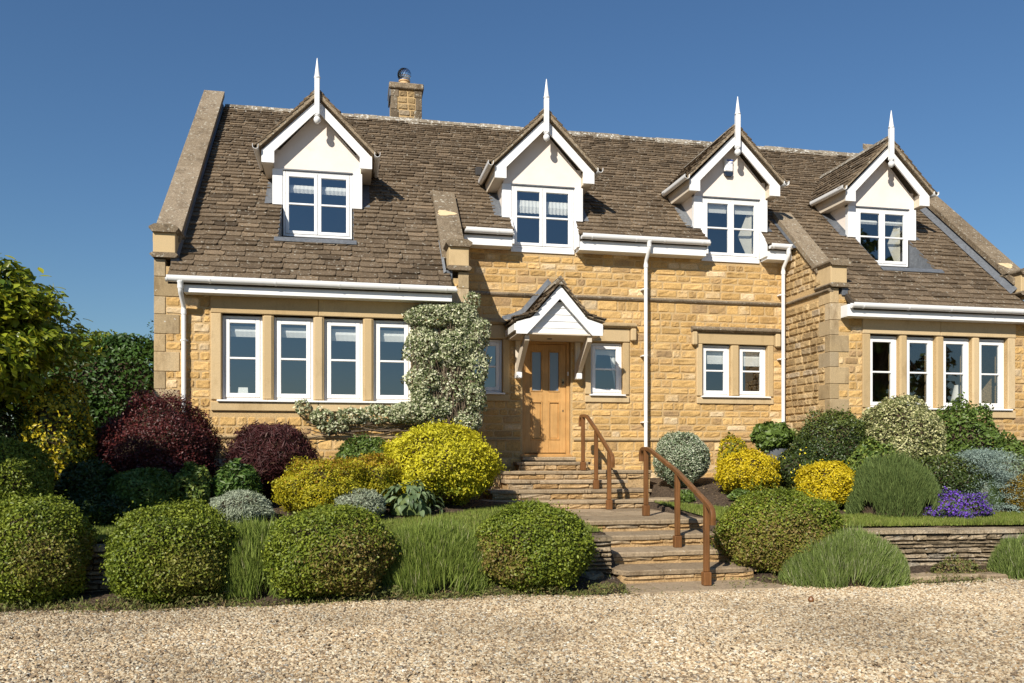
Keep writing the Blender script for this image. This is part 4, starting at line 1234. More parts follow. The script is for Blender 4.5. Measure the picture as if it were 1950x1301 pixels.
# ------------------------------------------------------------------ garden steps
st = thing('garden_steps', 'two flights of worn stone steps climbing to the oak front door', 'steps', (3.95, 10.0, 0))
gr_ = random.Random(31)
def slab_run(x0, x1, y0, y1, z, n, th=.055, cut=0.0):
    xs_ = [x0] + sorted(gr_.uniform(x0 + .35, x1 - .35) for _ in range(n - 1)) + [x1]
    for a, b in zip(xs_[:-1], xs_[1:]):
        if b - a < .1: continue
        j = gr_.uniform(-.006, .006); yo = gr_.uniform(-.012, .012)
        tn = (gr_.random(), gr_.uniform(.3, .7), 0)
        m_ = 6; vs = []
        # worn front edge: irregular outline swept through the slab thickness
        fr = [(a + .003 + (b - a - .006) * i / m_, y0 + yo + gr_.uniform(-.010, .010)) for i in range(m_ + 1)]
        if cut and a == x0: fr[0] = (fr[0][0], y0 + cut)
        if cut and b == x1: fr[-1] = (fr[-1][0], y0 + cut * .4)
        ol = fr + [(b - .003, y1), (a + .003, y1)]
        n_ = len(ol)
        cen = .012
        top = [(p[0], p[1] + (cen if i <= m_ else 0), z + j + gr_.uniform(-.003, .003)) for i, p in enumerate(ol)]
        mid_ = [(p[0], p[1], z + j - .014) for p in ol]
        bot = [(p[0], p[1] + (.006 if i <= m_ else 0), z + j - th) for i, p in enumerate(ol)]
        fs = [list(range(n_)), list(range(2 * n_, 3 * n_))[::-1]]
        for L_ in (0, n_): fs += [(L_ + i, L_ + n_ + i, L_ + n_ + (i + 1) % n_, L_ + (i + 1) % n_) for i in range(n_)]
        MB().add(top + mid_ + bot, fs, tn).build('tread_slab', M_PAVE, st)
def riser_run(x0, x1, y, z0, z1, lo=.22, hi=.55):
    for (p, q) in split_span(x0, x1, gr_, lo, hi):
        vs, fs = stone_geo(lambda a, z, d: (a, y - d, z), p, q, z0, z1, gr_, d=.016, gap=.003, rough=.016)
        MB().add(vs, fs, (gr_.random(), gr_.uniform(.3, .7), 0)).build('riser_stone', M_RISER, st)
core = MB()
LOW = [(3.02, 4.78, 9.0, 9.56, .18), (3.05, 4.74, 9.5, 10.12, .33), (3.05, 4.78, 10.02, 10.66, .48)]
slab_run(3.0, 4.85, 8.42, 9.10, .032, 2, .05, .10)
for i, (x0, x1, y0, y1, z) in enumerate(LOW):
    slab_run(x0, x1, y0, y1, z, 2, .055, .14)
    riser_run(x0 + .08, x1 - .06, y0 + .045, z - .15 + .034, z - .055)
    core.box(x0 + .05, x1 - .05, y0 + .05, y1 + .05, z - .17, z - .057)
slab_run(3.02, 4.86, 10.56, 11.4, .63, 2, .055, .10); slab_run(2.9, 4.95, 11.4, 12.1, .632, 3); slab_run(2.7, 5.1, 12.1, 12.95, .630, 3)
riser_run(3.12, 4.80, 10.605, .515, .575)
core.box(3.08, 4.80, 10.61, 12.9, .3, .572)
UP = [(2.05, 5.42, 12.76, 13.3, .78), (2.24, 5.0, 13.08, 13.7, .93), (2.55, 4.70, 13.44, 14.0, 1.08), (2.36, 5.30, 13.84, 14.5, 1.23), (2.94, 4.30, 14.34, 14.76, 1.38)]
for i, (x0, x1, y0, y1, z) in enumerate(UP):
    slab_run(x0, x1, y0, y1, z, 3 if i < 4 else 2, .05, .05)
    riser_run(x0 + .05, x1 - .05, y0 + .04, z - .15, z - .05)
    core.box(x0 + .04, x1 - .04, y0 + .05, y1, z - .2, z - .052)
    core.box(x0 + .045, x1 - .045, y0 + .051, D - .06, z - .35, z - .201)
slab_run(3.08, 4.08, 14.55, 14.76, 1.47, 1, .06)
core.build('step_core', M_RISER, st)
for sgx, x_ in ((-1, 2.40), (1, 5.26)):
    for (p, q) in split_span(13.9, 14.74, gr_, .2, .4):
        for zz in (.85, 1.0):
            vs, fs = stone_geo(lambda a, z, d: (x_ + sgx * d, a, z), p, q, zz, zz + .15, gr_, d=.02); MB().add(vs, fs, (gr_.random(), .5, 0)).build('riser_stone', M_RISER, st)
# rough mortared stones flanking the lower flight on its left
for i in range(26):
    zz = gr_.uniform(.0, .55); y_ = 9.0 + zz * 2.4 + gr_.uniform(-.1, .35); x_ = 3.03 - gr_.uniform(-.02, .28)
    w_, h_, d_ = gr_.uniform(.08, .17), gr_.uniform(.05, .10), gr_.uniform(.08, .16)
    MB().cbox(x_ - w_, x_ + w_ * .4, y_ - d_, y_ + d_, zz - .02, zz + h_, .03, (gr_.random(), gr_.uniform(.3, .8), 0), .03, gr_).build('flank_stone', M_DRY, st)

# ------------------------------------------------------------------ handrails
def handrail(name, label, posts, path, h0):
    t_ = thing(name, label, 'handrail', posts[0][:3], 'oak handrails on the steps')
    for (x, y, z, zt) in posts:
        MB().cbox(x - .031, x + .031, y - .031, y + .031, z + .155, zt, .008).build('post', M_RAIL, t_)
        MB().cbox(x - .047, x + .047, y - .047, y + .047, z, z + .155, .010).build('post_base', M_RAIL, t_)
    prof = [(-.028, -.022), (-.021, -.030), (.021, -.030), (.028, -.022), (.028, .014), (.018, .029), (-.018, .029), (-.028, .014)]
    MB().sweep(path, prof, up=(1, 0, .0001)).build('rail', M_RAIL, t_, smooth=True)
    return t_
def curl(p0, p1, sgn, r=.07, n=7):
    # drop curl at a rail end: p1 end point, direction p0->p1 in the y-z plane
    d = (Vector(p1) - Vector(p0)).normalized()
    a0 = math.atan2(d.z, d.y * sgn); out = []
    x, y, z = p1
    a = a0
    for i in range(n):
        a -= (math.pi * .5 + a0 + .25) / n
        y += sgn * math.cos(a) * r * .38; z += math.sin(a) * r * .38
        out.append((x, y, z))
    out.append((x, y, z - .045))
    return out
P1 = [(4.06, 14.02, 1.23, 2.19), (4.08, 13.30, .93, 1.92), (4.09, 12.62, .63, 1.55)]
pth = [(4.06, 14.10, 2.20), (4.06, 13.95, 2.20), (4.065, 13.78, 2.175), (4.08, 13.30, 1.935), (4.09, 12.62, 1.575), (4.09, 12.50, 1.515)]
pth = curl(pth[1], pth[0], 1)[::-1] + pth + curl(pth[-2], pth[-1], -1)
handrail('handrail', 'upper oak handrail beside the front door on three posts', P1, pth, 0)
P2 = [(4.19, 11.22, .632, 1.58), (4.10, 9.85, .33, 1.28), (3.98, 8.72, .032, .96)]
pth = [(4.20, 11.36, 1.60), (4.19, 11.16, 1.60), (4.18, 11.0, 1.575), (4.10, 9.85, 1.30), (3.98, 8.74, .985), (3.97, 8.60, .935)]
pth = curl(pth[1], pth[0], 1)[::-1] + pth + curl(pth[-2], pth[-1], -1)
handrail('handrail', 'lower oak handrail down the front flight to the gravel', P2, pth, 0)

# ------------------------------------------------------------------ dry stone retaining walls
def dry_wall(label, x0, x1, single, ztop=.565):
    t_ = thing('garden_wall', label, 'wall', ((x0 + x1) / 2, float(wall_y((x0 + x1) / 2)), 0), 'low dry stone garden walls')
    wr2 = random.Random(int(x0 * 10) + 100)
    back = MB(); n = 24; vs = []
    for i in range(n + 1):
        x = x0 + (x1 - x0) * i / n; y = float(wall_y(x)) + .05
        vs += [(x, y, -.1), (x, y, ztop - .05), (x, y + .22, ztop - .05), (x, y + .22, -.1)]
    back.add(vs, [(4 * i + j, 4 * i + 4 + j, 4 * i + 5 + j, 4 * i + 1 + j) for i in range(n) for j in range(3)]); back.build('wall_core', M_TWIG, t_)
    join = MB()
    def mp(a, z, d): return (a, float(wall_y(a)) + .045 - d, z)
    for (c0, c1) in courses(-.03, ztop - .055, wr2, .035, .075):
        for (p, q) in split_span(x0, x1, wr2, .14, .48):
            vs, fs = stone_geo(mp, p, q, c0, c1, wr2, d=.045, gap=.004, rough=.02)
            tn = (min(1, max(0, wr2.gauss(.5, .3))), wr2.uniform(.2, .85), 0)
            if single(p, q): MB().add(vs, fs, tn).build('stone', M_DRY, t_)
            else: join.add(vs, fs, tn)
    if join.v: join.build('small_stones', M_DRY, t_, kind='stuff')
    for (p, q) in split_span(x0, x1, wr2, .4, .8):
        y = float(wall_y((p + q) / 2)); j = wr2.uniform(-.008, .008)
        y0_, y1_ = float(wall_y(p)), float(wall_y(q))
        zt_ = ztop + j
        MB().add([(p + .004, y0_ - .035, zt_ - .055), (q - .004, y1_ - .035, zt_ - .055), (q - .004, y1_ + .26, zt_ - .055), (p + .004, y0_ + .26, zt_ - .055),
                  (p + .01, y0_ - .03, zt_ - .008), (q - .01, y1_ - .03, zt_ - .008), (q - .01, y1_ + .26, zt_), (p + .01, y0_ + .26, zt_)],
                 [(3, 2, 1, 0), (4, 5, 6, 7), (0, 1, 5, 4), (1, 2, 6, 5), (2, 3, 7, 6), (3, 0, 4, 7)], (wr2.random(), wr2.uniform(.3, .7), 0)).build('coping_slab', M_DRY, t_)
dry_wall('dry stone wall right of the steps holding up the lawn', 4.80, 12.5, lambda p, q: 5.8 < p < 9.3)
dry_wall('dry stone wall left of the steps behind the clipped box balls', -7.0, 3.02, lambda p, q: -2.9 < p < -2.1)
# flat edging stones at the foot of the right wall
for k_, (p, q) in enumerate(split_span(6.3, 9.8, gr_, .5, .9)):
    y = 8.66 + .05 * math.sin(p * 3)
    o = MB().cbox(p + .01, q - .01, y - .05, y + .26, -.02, .065 + gr_.uniform(-.01, .01), .015, (gr_.random(), gr_.uniform(.35, .65), 0), .012, gr_).build('edging_stone', M_PAVE)
    tag(o, ['flat edging stone beside the spreading lavender mound', 'second flat edging stone right of the lavender mound', 'third flat edging stone below the straggly wall weed', 'fourth flat edging stone before the far right lavender', 'fifth flat edging stone under the far right lavender', 'sixth flat edging stone at the right frame edge', 'seventh flat edging stone beyond the right frame edge', 'eighth flat edging stone beyond the right frame edge', 'ninth flat edging stone beyond the right frame edge'][k_], 'edging stone', 'edging stones along the right wall')

# ------------------------------------------------------------------ lawn
M_LAWN = leaf_mat('lawn_grass', (.13, .17, .03), (.25, .30, .06), (.36, .33, .12), .6, .3, .2)
M_LAWNB = stone_mat('lawn_turf', [(.09, .11, .025), (.14, .16, .04)], grain=40, bump=.5)
def lawn(label, x0, x1, dens, seed):
    r = np.random.default_rng(seed)
    xs_ = np.arange(x0, x1 + .001, .1); vs = []; m_ = 16
    for x in xs_:
        ya, yb = float(wall_y(x)) + .2, float(lawn_back(x))
        for y in np.linspace(ya, yb, m_): vs.append((x, y, G(x, y) + .02))
    fs = [(i * m_ + j, (i + 1) * m_ + j, (i + 1) * m_ + j + 1, i * m_ + j + 1) for i in range(len(xs_) - 1) for j in range(m_ - 1)]
    o = MB().add(vs, fs).build('lawn', M_LAWNB); tag(o, label, 'lawn', kind='structure')
    n = dens
    X = r.uniform(x0, x1, n); ya = wall_y(X) + .12; yb = lawn_back(X) + .06
    Y = ya + (yb - ya) * r.random(n); Z = gz(X, Y) + .015
    edge = np.maximum(0, .25 - (Y - ya)) * 1.2 * (r.random(n) < .6)
    L = r.uniform(.03, .065, n) * (1 + edge * 2.2); a = r.uniform(0, 2 * np.pi, n); lean = r.normal(0, .5, n)
    w = r.uniform(.004, .007, n)
    bx = np.stack([np.cos(a), np.sin(a), 0 * a], 1); up = np.stack([-np.sin(a) * lean, np.cos(a) * lean - edge * .8, np.ones(n)], 1); up /= np.linalg.norm(up, axis=1)[:, None]
    B = np.stack([X, Y, Z], 1)
    V_ = np.stack([B - bx * w[:, None], B + bx * w[:, None], B + up * L[:, None]], 1).reshape(-1, 3)
    F_ = np.arange(3 * n).reshape(n, 3)
    pat = .5 + .25 * np.sin(X * 3.1 + 1) * np.cos(Y * 4.3) + r.normal(0, .2, n)
    tn = np.stack([np.clip(pat, 0, 1), r.random(n), (r.random(n) < .08) * .8], 1)
    g = bpy.data.objects.new('lawn_grass', mesh_from('lawn_grass', V_, F_, M_LAWN, np.repeat(tn, 3, 0)))
    link(g, o); g['kind'] = 'stuff'
lawn('sunny lawn left of the steps behind the box balls', -6.0, 2.98, 60000, 1)
lawn('narrow lawn right of the steps above the dry stone wall', 4.88, 12.0, 55000, 2)

# ------------------------------------------------------------------ planting
def rand_dirs(n, r, zmin=-1.0):
    z = r.uniform(zmin, 1, n); a = r.uniform(0, 2 * np.pi, n); q = np.sqrt(1 - z * z)
    return np.stack([q * np.cos(a), q * np.sin(a), z], 1)

def norm(v): return v / np.maximum(np.linalg.norm(v, axis=1), 1e-9)[:, None]

def leaves(P_, Nn, L, Wd, r, tilt=.7, out=.25, fold=.25, up=0.0, var=.35):
    n = len(P_)
    nn = norm(Nn + r.normal(0, tilt, (n, 3)) + np.array([0, 0, up]))
    a = norm(np.cross(nn, r.normal(0, 1, (n, 3))) + Nn * out)
    b = norm(np.cross(nn, a))
    l = L * (1 + r.uniform(-var, var, n))[:, None]; w = Wd * (1 + r.uniform(-var, var, n))[:, None]
    base = P_ - a * l * .5
    left = base + a * l * .5 + b * w * .5 + nn * w * fold
    right = base + a * l * .5 - b * w * .5 + nn * w * fold
    tip = base + a * l
    V_ = np.stack([base, right, tip, left], 1).reshape(-1, 3)
    i = np.arange(n) * 4
    F_ = np.concatenate([np.stack([i, i + 1, i + 2], 1), np.stack([i, i + 2, i + 3], 1)])
    return V_, F_

def lump_field(dirs, r, k, width, amp):
    c = rand_dirs(k, r); am = r.uniform(.3, 1, k) * amp
    e = np.exp((dirs @ c.T - 1) / width)
    return (e * am).max(1), np.argmax(e, 1)

def make_obj(name, V_, F_, mat, tn, parent):
    o = bpy.data.objects.new(name, mesh_from(name, V_, F_, mat, tn))
    return link(o, parent)

def ell_mesh(c, rx, ry, ru, rd, seg=18, rings=10):
    m = MB(); vs = []
    for i in range(rings + 1):
        t_ = math.pi * i / rings
        for j in range(seg):
            a = 2 * math.pi * j / seg; z = math.cos(t_)
            vs.append((c[0] + rx * math.sin(t_) * math.cos(a), c[1] + ry * math.sin(t_) * math.sin(a), c[2] + z * (ru if z > 0 else rd)))
    m.add(vs, [(i * seg + j, (i + 1) * seg + j, (i + 1) * seg + (j + 1) % seg, i * seg + (j + 1) % seg) for i in range(rings) for j in range(seg)])
    return m

def bush(name, label, cat, X, Y, rx, zt, mat, n, leaf, seed, ry=None, zb=None, cfrac=.45, lumps=(40, .02, .10), tilt=.7, out=.3, sup=2.0, shell=.14, core=.80, up=.15,
         patch=None, group=None, hue=None, sprigs=0, fold=.25, zc_tint=0):
    r = np.random.default_rng(seed)
    ry = ry or rx
    z0 = G(X, Y) - .03 if zb is None else zb
    t_ = thing(name, label, cat, (X, Y, max(z0, 0)), group)
    H = zt - z0; zc = z0 + H * cfrac; ru, rd = zt - zc, zc - z0
    d = rand_dirs(n, r)
    lf, li = lump_field(d, r, *lumps)
    f = (np.abs(d) ** sup).sum(1) ** (-1 / sup)
    dep = r.random(n) ** 2 * shell
    w1 = .035 * np.sin(d @ np.array([5.1, 3.3, 4.2]) + seed) + .03 * np.sin(d @ np.array([-3.7, 6.1, 5.3]) + 2 * seed)
    rad = f * (1 - lumps[2] * .6 + lf + w1 * (1.6 if lumps[2] > .1 else 1.1)) * (1 - dep) * (1 + r.normal(0, .018, n))
    if sprigs: rad = rad * (1 + (r.random(n) < sprigs) * r.uniform(0, .14, n))
    sc = np.stack([np.full(n, rx), np.full(n, ry), np.where(d[:, 2] > 0, ru, rd)], 1)
    P_ = d * rad[:, None] * sc + np.array([X, Y, zc])
    keep = P_[:, 2] > z0 - .02
    P_, d, li, sc = P_[keep], d[keep], li[keep], sc[keep]; n = len(P_)
    Nn = norm(d / sc)
    V_, F_ = leaves(P_, Nn, leaf[0], leaf[1], r, tilt, out, fold, up)
    ch = r.random(lumps[0])[li]
    hu = np.clip(.35 * ch + .65 * r.random(n) if hue is None else hue(P_, d, ch, r), 0, 1)
    pt = np.zeros(n)
    if patch is not None: pt = np.clip(patch(P_, d, r), 0, 1)
    tn = np.stack([hu, np.clip(r.normal(.5, .2, n), 0, 1), pt], 1)
    make_obj('foliage', V_, F_, mat, np.repeat(tn, 4, 0), t_)
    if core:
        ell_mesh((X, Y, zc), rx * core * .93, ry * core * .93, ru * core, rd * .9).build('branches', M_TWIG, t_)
    return t_

def spikes(name, label, cat, X, Y, rx, zt, mat, n, seed, ry=None, zb=None, w=.005, ln=.5, flower=None, group=None, droop=.1, spread=1.0, core=.6):
    r = np.random.default_rng(seed)
    ry = ry or rx; z0 = G(X, Y) - .02 if zb is None else zb
    t_ = thing(name, label, cat, (X, Y, max(z0, 0)), group)
    H = zt - z0
    th_ = r.uniform(0, 2 * np.pi, n); rr = np.sqrt(r.random(n)) * (1 + .05 * np.sin(5 * th_ + seed) + .04 * np.sin(9 * th_ + 2 * seed))
    u, v = rr * np.cos(th_), rr * np.sin(th_)
    lump = 1 + .07 * np.sin(u * 7 + seed) * np.cos(v * 6 + seed) + .05 * np.sin(u * 15 + v * 9)
    hz = np.sqrt(np.clip(1 - np.minimum(rr, 1) ** 2.4, 0, 1)) * lump * (r.uniform(.72, 1.02, n) + (r.random(n) < .12) * r.uniform(0, .14, n))
    tip = np.stack([X + rx * u, Y + ry * v, z0 + .03 + H * hz], 1)
    up = norm(np.stack([.55 * u + r.normal(0, .17, n), .55 * v + r.normal(0, .17, n), np.ones(n)], 1))
    L = np.minimum(ln * r.uniform(.5, 1.15, n), (tip[:, 2] - z0) * 1.1)[:, None]
    base = tip - up * L
    base[:, 2] = np.maximum(base[:, 2], z0)
    side = norm(np.cross(up, r.normal(0, 1, (n, 3)))) * w
    mid = (base + tip) / 2 + r.normal(0, .006, (n, 3))
    V_ = np.stack([base - side * .6, base + side * .6, mid + side, tip, mid - side], 1).reshape(-1, 3)
    i = np.arange(n) * 5
    F_ = np.concatenate([np.stack([i, i + 1, i + 2], 1), np.stack([i, i + 2, i + 4], 1), np.stack([i + 4, i + 2, i + 3], 1)])
    tn = np.stack([np.clip(r.normal(.45, .25, n), 0, 1), np.clip(r.normal(.5, .2, n), 0, 1), np.zeros(n)], 1)
    if flower: tn[:, 2] = (r.random(n) < flower) * .8
    make_obj('foliage', V_, F_, mat, np.repeat(tn, 5, 0), t_)
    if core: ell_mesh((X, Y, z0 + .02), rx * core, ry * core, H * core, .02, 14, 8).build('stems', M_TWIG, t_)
    return t_

def blob_leaves(P_, r, L, Wd, mat, name, parent, tilt=.8, Nn=None, patch=None, up=.2, hue=None, out=.25):
    n = len(P_)
    Nn = np.tile(np.array([0, -.8, .6]), (n, 1)) if Nn is None else Nn
    V_, F_ = leaves(P_, Nn, L, Wd, r, tilt, out, .25, up)
    tn = np.stack([r.random(n) if hue is None else hue, np.clip(r.normal(.5, .2, n), 0, 1), np.zeros(n) if patch is None else patch], 1)
    return make_obj(name, V_, F_, mat, np.repeat(tn, 4, 0), parent)

M_BOX = leaf_mat('box_leaf', (.075, .115, .012), (.30, .34, .04), (.27, .18, .065), .45, .28, .3, (.175, .22, .024))
M_BOXD = leaf_mat('dark_box_leaf', (.04, .065, .012), (.13, .16, .03), (.15, .10, .04), .45, .2, .35)
M_YEL = leaf_mat('yellow_leaf', (.38, .37, .02), (.70, .63, .04), (.20, .26, .03), .5, .3, .3, (.56, .51, .025))
M_YELO = leaf_mat('gold_leaf', (.45, .36, .012), (.72, .56, .02), (.16, .19, .025), .5, .3, .3)
M_SPIR = leaf_mat('orange_leaf', (.20, .22, .02), (.56, .44, .02), (.36, .13, .02), .5, .3, .3, (.42, .38, .02))
M_RED = leaf_mat('dark_red_leaf', (.045, .010, .010), (.13, .026, .022), (.05, .04, .02), .45, .15, .35)
M_MAP = leaf_mat('purple_leaf', (.040, .013, .014), (.10, .030, .028), (.12, .06, .04), .5, .2, .3)
M_LAUR = leaf_mat('laurel_leaf', (.022, .055, .010), (.07, .135, .022), (.10, .16, .03), .45, .15, .3)
M_LIME = leaf_mat('lime_leaf', (.10, .15, .02), (.22, .27, .035), None, .5, .3, .3)
M_VARY = leaf_mat('gold_splashed_leaf', (.06, .085, .012), (.12, .15, .02), (.60, .48, .03), .4, .25, .35)
M_IVY = leaf_mat('cream_edged_leaf', (.09, .13, .035), (.62, .62, .40), (.70, .68, .50), .45, .2, .35, (.34, .37, .20))
M_VARG = leaf_mat('silver_edged_leaf', (.10, .15, .065), (.55, .57, .42), (.62, .62, .48), .45, .2, .35, (.30, .35, .22))
M_VARD = leaf_mat('cream_green_leaf', (.11, .13, .035), (.58, .55, .28), (.62, .58, .34), .45, .2, .35, (.30, .31, .12))
M_SILV = leaf_mat('silver_leaf', (.22, .26, .16), (.44, .48, .36), None, .7, .15, .15)
M_GREEN = leaf_mat('garden_leaf', (.06, .105, .018), (.16, .23, .045), (.26, .31, .06), .45, .25, .35)
M_DARK = leaf_mat('deep_green_leaf', (.022, .040, .010), (.06, .09, .018), (.13, .16, .03), .4, .15, .4)
M_LAV = leaf_mat('lavender_leaf', (.11, .165, .035), (.25, .31, .09), (.40, .40, .24), .6, .25, .2)
M_GRSS = leaf_mat('long_grass_leaf', (.12, .18, .03), (.30, .36, .08), (.44, .42, .22), .6, .3, .2)
M_LAVD = leaf_mat('green_spike_leaf', (.07, .11, .03), (.17, .22, .065), (.18, .2, .1), .6, .2, .2)
M_HOST = leaf_mat('hosta_leaf', (.10, .15, .065), (.19, .25, .12), None, .45, .2, .4)
M_SPRU = leaf_mat('spruce_leaf', (.14, .20, .165), (.28, .35, .30), None, .6, .1, .25)
M_ORCO = leaf_mat('bronze_leaf', (.17, .13, .02), (.36, .24, .03), None, .6, .2, .2)
M_FLOW = leaf_mat('violet_petal', (.11, .045, .36), (.26, .13, .62), (.08, .13, .03), .6, .25, .2)
M_TREE = leaf_mat('tree_leaf', (.10, .16, .014), (.32, .36, .03), (.46, .44, .03), .32, .35, .45)
M_WEED = leaf_mat('weed_leaf', (.09, .11, .03), (.20, .21, .06), (.24, .17, .08), .6, .25, .2)
M_YFL = leaf_mat('yellow_petal', (.75, .62, .03), (.8, .7, .05), None, .6, .2, .2)

def bim(P_, d, ch, r): return np.where(r.random(len(P_)) < .45, r.uniform(.75, 1, len(P_)), r.uniform(0, .3, len(P_)))
def brown(cx, cz, wd, amt=.9, hi=1.0):
    def f(P_, d, r):
        q = np.exp(-(((P_[:, 0] - cx) / wd) ** 2 + ((P_[:, 2] - cz) / (wd * .8)) ** 2))
        return ((q * 1.3 + r.normal(0, .2, len(P_))) > .55) * amt * r.random(len(P_))
    return f
BG = 'clipped box balls along the gravel'
bp = dict(lumps=(90, .009, .085), sup=2.3, shell=.12, sprigs=.06, leaf=(.034, .021), cfrac=.48, core=.88, group=BG, tilt=.75)
bush('box_ball', 'clipped box ball at the far left edge of the gravel', 'shrub', -3.08, 9.0, .50, 1.10, M_BOX, 26000, seed=1, zb=-.0, patch=brown(-2.8, .5, .35, .7), **bp)
bush('box_ball', 'clipped box ball second from the left on the gravel edge', 'shrub', -1.79, 9.0, .62, 1.02, M_BOX, 34000, seed=2, zb=-.0, patch=brown(-1.5, .35, .4, .5), **bp)
bush('box_ball', 'browning box ball third from the left, between the two lavenders', 'shrub', -.21, 8.95, .68, .96, M_BOX, 36000, seed=3, zb=-.0, patch=brown(.1, .35, .5, 1.0), **bp)
bush('box_ball', 'clipped box ball just left of the lower stone steps', 'shrub', 2.02, 8.95, .64, .97, M_BOX, 34000, seed=4, zb=-.0, patch=brown(1.5, .35, .35, 1.0), **bp)
bush('box_ball', 'large yellowing box ball right of the lower handrail', 'shrub', 5.20, 9.28, .77, 1.08, M_BOX, 44000, seed=5, ry=.66, zb=.02, patch=brown(5.0, .3, .7, 1.0), **bp)

bush('topiary_dome', 'tall clipped green dome at the left edge above the first box ball', 'shrub', -3.85, 10.2, .52, 1.73, M_BOX, 26000, (.034, .021), 6, lumps=(110, .006, .05), sup=2.2, shell=.08, core=.9)
bush('evergreen_dome', 'small dark evergreen dome at the left edge under the tree', 'shrub', -4.45, 11.5, .45, 2.27, M_DARK, 9000, (.045, .026), 7)
bush('golden_holly', 'gold splashed evergreen shrub under the broad leaved tree', 'shrub', -3.80, 11.7, .50, 2.56, M_VARY, 9000, (.06, .034), 8, lumps=(30, .03, .2), patch=lambda P_, d, r: (r.random(len(P_)) < .55) * .9, core=.7)
bush('laurel_hedge', 'dense glossy green laurel hedge against the left gable', 'hedge', -4.25, 15.6, 1.35, 3.56, M_LAUR, 26000, (.085, .045), 9, ry=.9, sup=3.6, lumps=(80, .008, .06), cfrac=.5, core=.85)
bush('lime_hedge', 'lime green hedge top rising behind the laurel', 'hedge', -4.9, 17.2, 1.1, 3.90, M_LIME, 9000, (.07, .04), 10, ry=.6, sup=2.6, cfrac=.6)
bush('hawthorn_tree', 'feathery small tree tip behind the house corner', 'tree', -3.35, 17.3, .62, 4.45, M_LAUR, 2600, (.06, .03), 11, lumps=(24, .03, .3), core=.35, cfrac=.7, sprigs=.3, shell=.5)
bush('barberry', 'dark red leaved mounded shrub at the house corner', 'shrub', -2.62, 12.25, .84, 2.36, M_RED, 36000, (.038, .022), 12, lumps=(50, .016, .20), core=.8, sprigs=.2)
bush('japanese_maple', 'weeping dark purple maple under the left window', 'shrub', -1.13, 12.45, .66, 2.04, M_MAP, 15000, (.11, .014), 13, ry=.6, lumps=(26, .03, .24), out=-.1, up=-.3, core=.7, sprigs=.2, patch=lambda P_, d, r: (r.random(len(P_)) < .04) * .9)
for i, (x, y, rx, zt) in enumerate(((-3.25, 11.3, .42, 1.46), (-2.62, 11.2, .46, 1.36), (-3.0, 10.75, .40, 1.05))):
    bush('shade_shrub', ['dark leafy shrub in deep shade behind the first box ball', 'dark leafy shrub in deep shade below the red barberry', 'low dark shrub in shade beside the tall clipped dome'][i], 'shrub', x, y, rx, zt, M_DARK if i != 1 else M_GREEN, 7000, (.06, .03), 14 + i, lumps=(30, .02, .2), core=.75)
bush('euonymus', 'bright green upright euonymus between barberry and silver mound', 'shrub', -2.02, 11.4, .25, 1.44, M_GREEN, 3400, (.055, .028), 17, lumps=(16, .03, .3), patch=lambda P_, d, r: (r.random(len(P_)) < .4) * .8, core=.6)
bush('laurel_seedling', 'glossy green shrub with long leaves left of the golden spirea', 'shrub', -1.48, 11.6, .36, 1.44, M_LAUR, 2600, (.11, .032), 18, lumps=(16, .03, .3), core=.6, patch=lambda P_, d, r: (r.random(len(P_)) < .4) * .8)
bush('green_shrub', 'mid green shrub between the maple and the yellow mound', 'shrub', .25, 12.75, .58, 1.82, M_GREEN, 6000, (.065, .034), 19, ry=.3, lumps=(24, .03, .25), core=.7)
bush('golden_spirea', 'broad gold and bronze spirea mound in the left bed', 'shrub', -.35, 11.4, .66, 1.50, M_SPIR, 22000, (.042, .017), 20, lumps=(50, .012, .26), core=.74, patch=lambda P_, d, r: ((d[:, 2] + r.normal(0, .35, len(P_))) > .95) * .6, sprigs=.25)
bush('golden_spirea', 'smaller gold spirea mound against the bright yellow dome', 'shrub', .28, 11.75, .50, 1.56, M_SPIR, 14000, (.042, .017), 21, lumps=(40, .014, .26), core=.74, patch=lambda P_, d, r: ((d[:, 2] + r.normal(0, .35, len(P_))) > .85) * .6, sprigs=.25)
bush('yellow_dome', 'large bright yellow clipped mound beside the steps', 'shrub', 1.31, 12.15, .85, 2.0, M_YEL, 32000, (.046, .024), 22, lumps=(70, .011, .15), core=.82, sprigs=.1, patch=lambda P_, d, r: ((-d[:, 2] + r.normal(0, .3, len(P_))) > .7) * .8, up=.3)
bush('silver_mound', 'silver grey santolina mound left of the golden spirea', 'shrub', -1.33, 10.85, .41, 1.07, M_SILV, 9000, (.05, .010), 23, lumps=(40, .015, .18), core=.78, out=.9, tilt=.5, up=.5)
bush('silver_mound', 'silver grey santolina mound between spirea and hosta', 'shrub', .13, 11.0, .37, 1.07, M_SILV, 8000, (.05, .010), 24, lumps=(40, .015, .18), core=.78, out=.9, tilt=.5, up=.5)

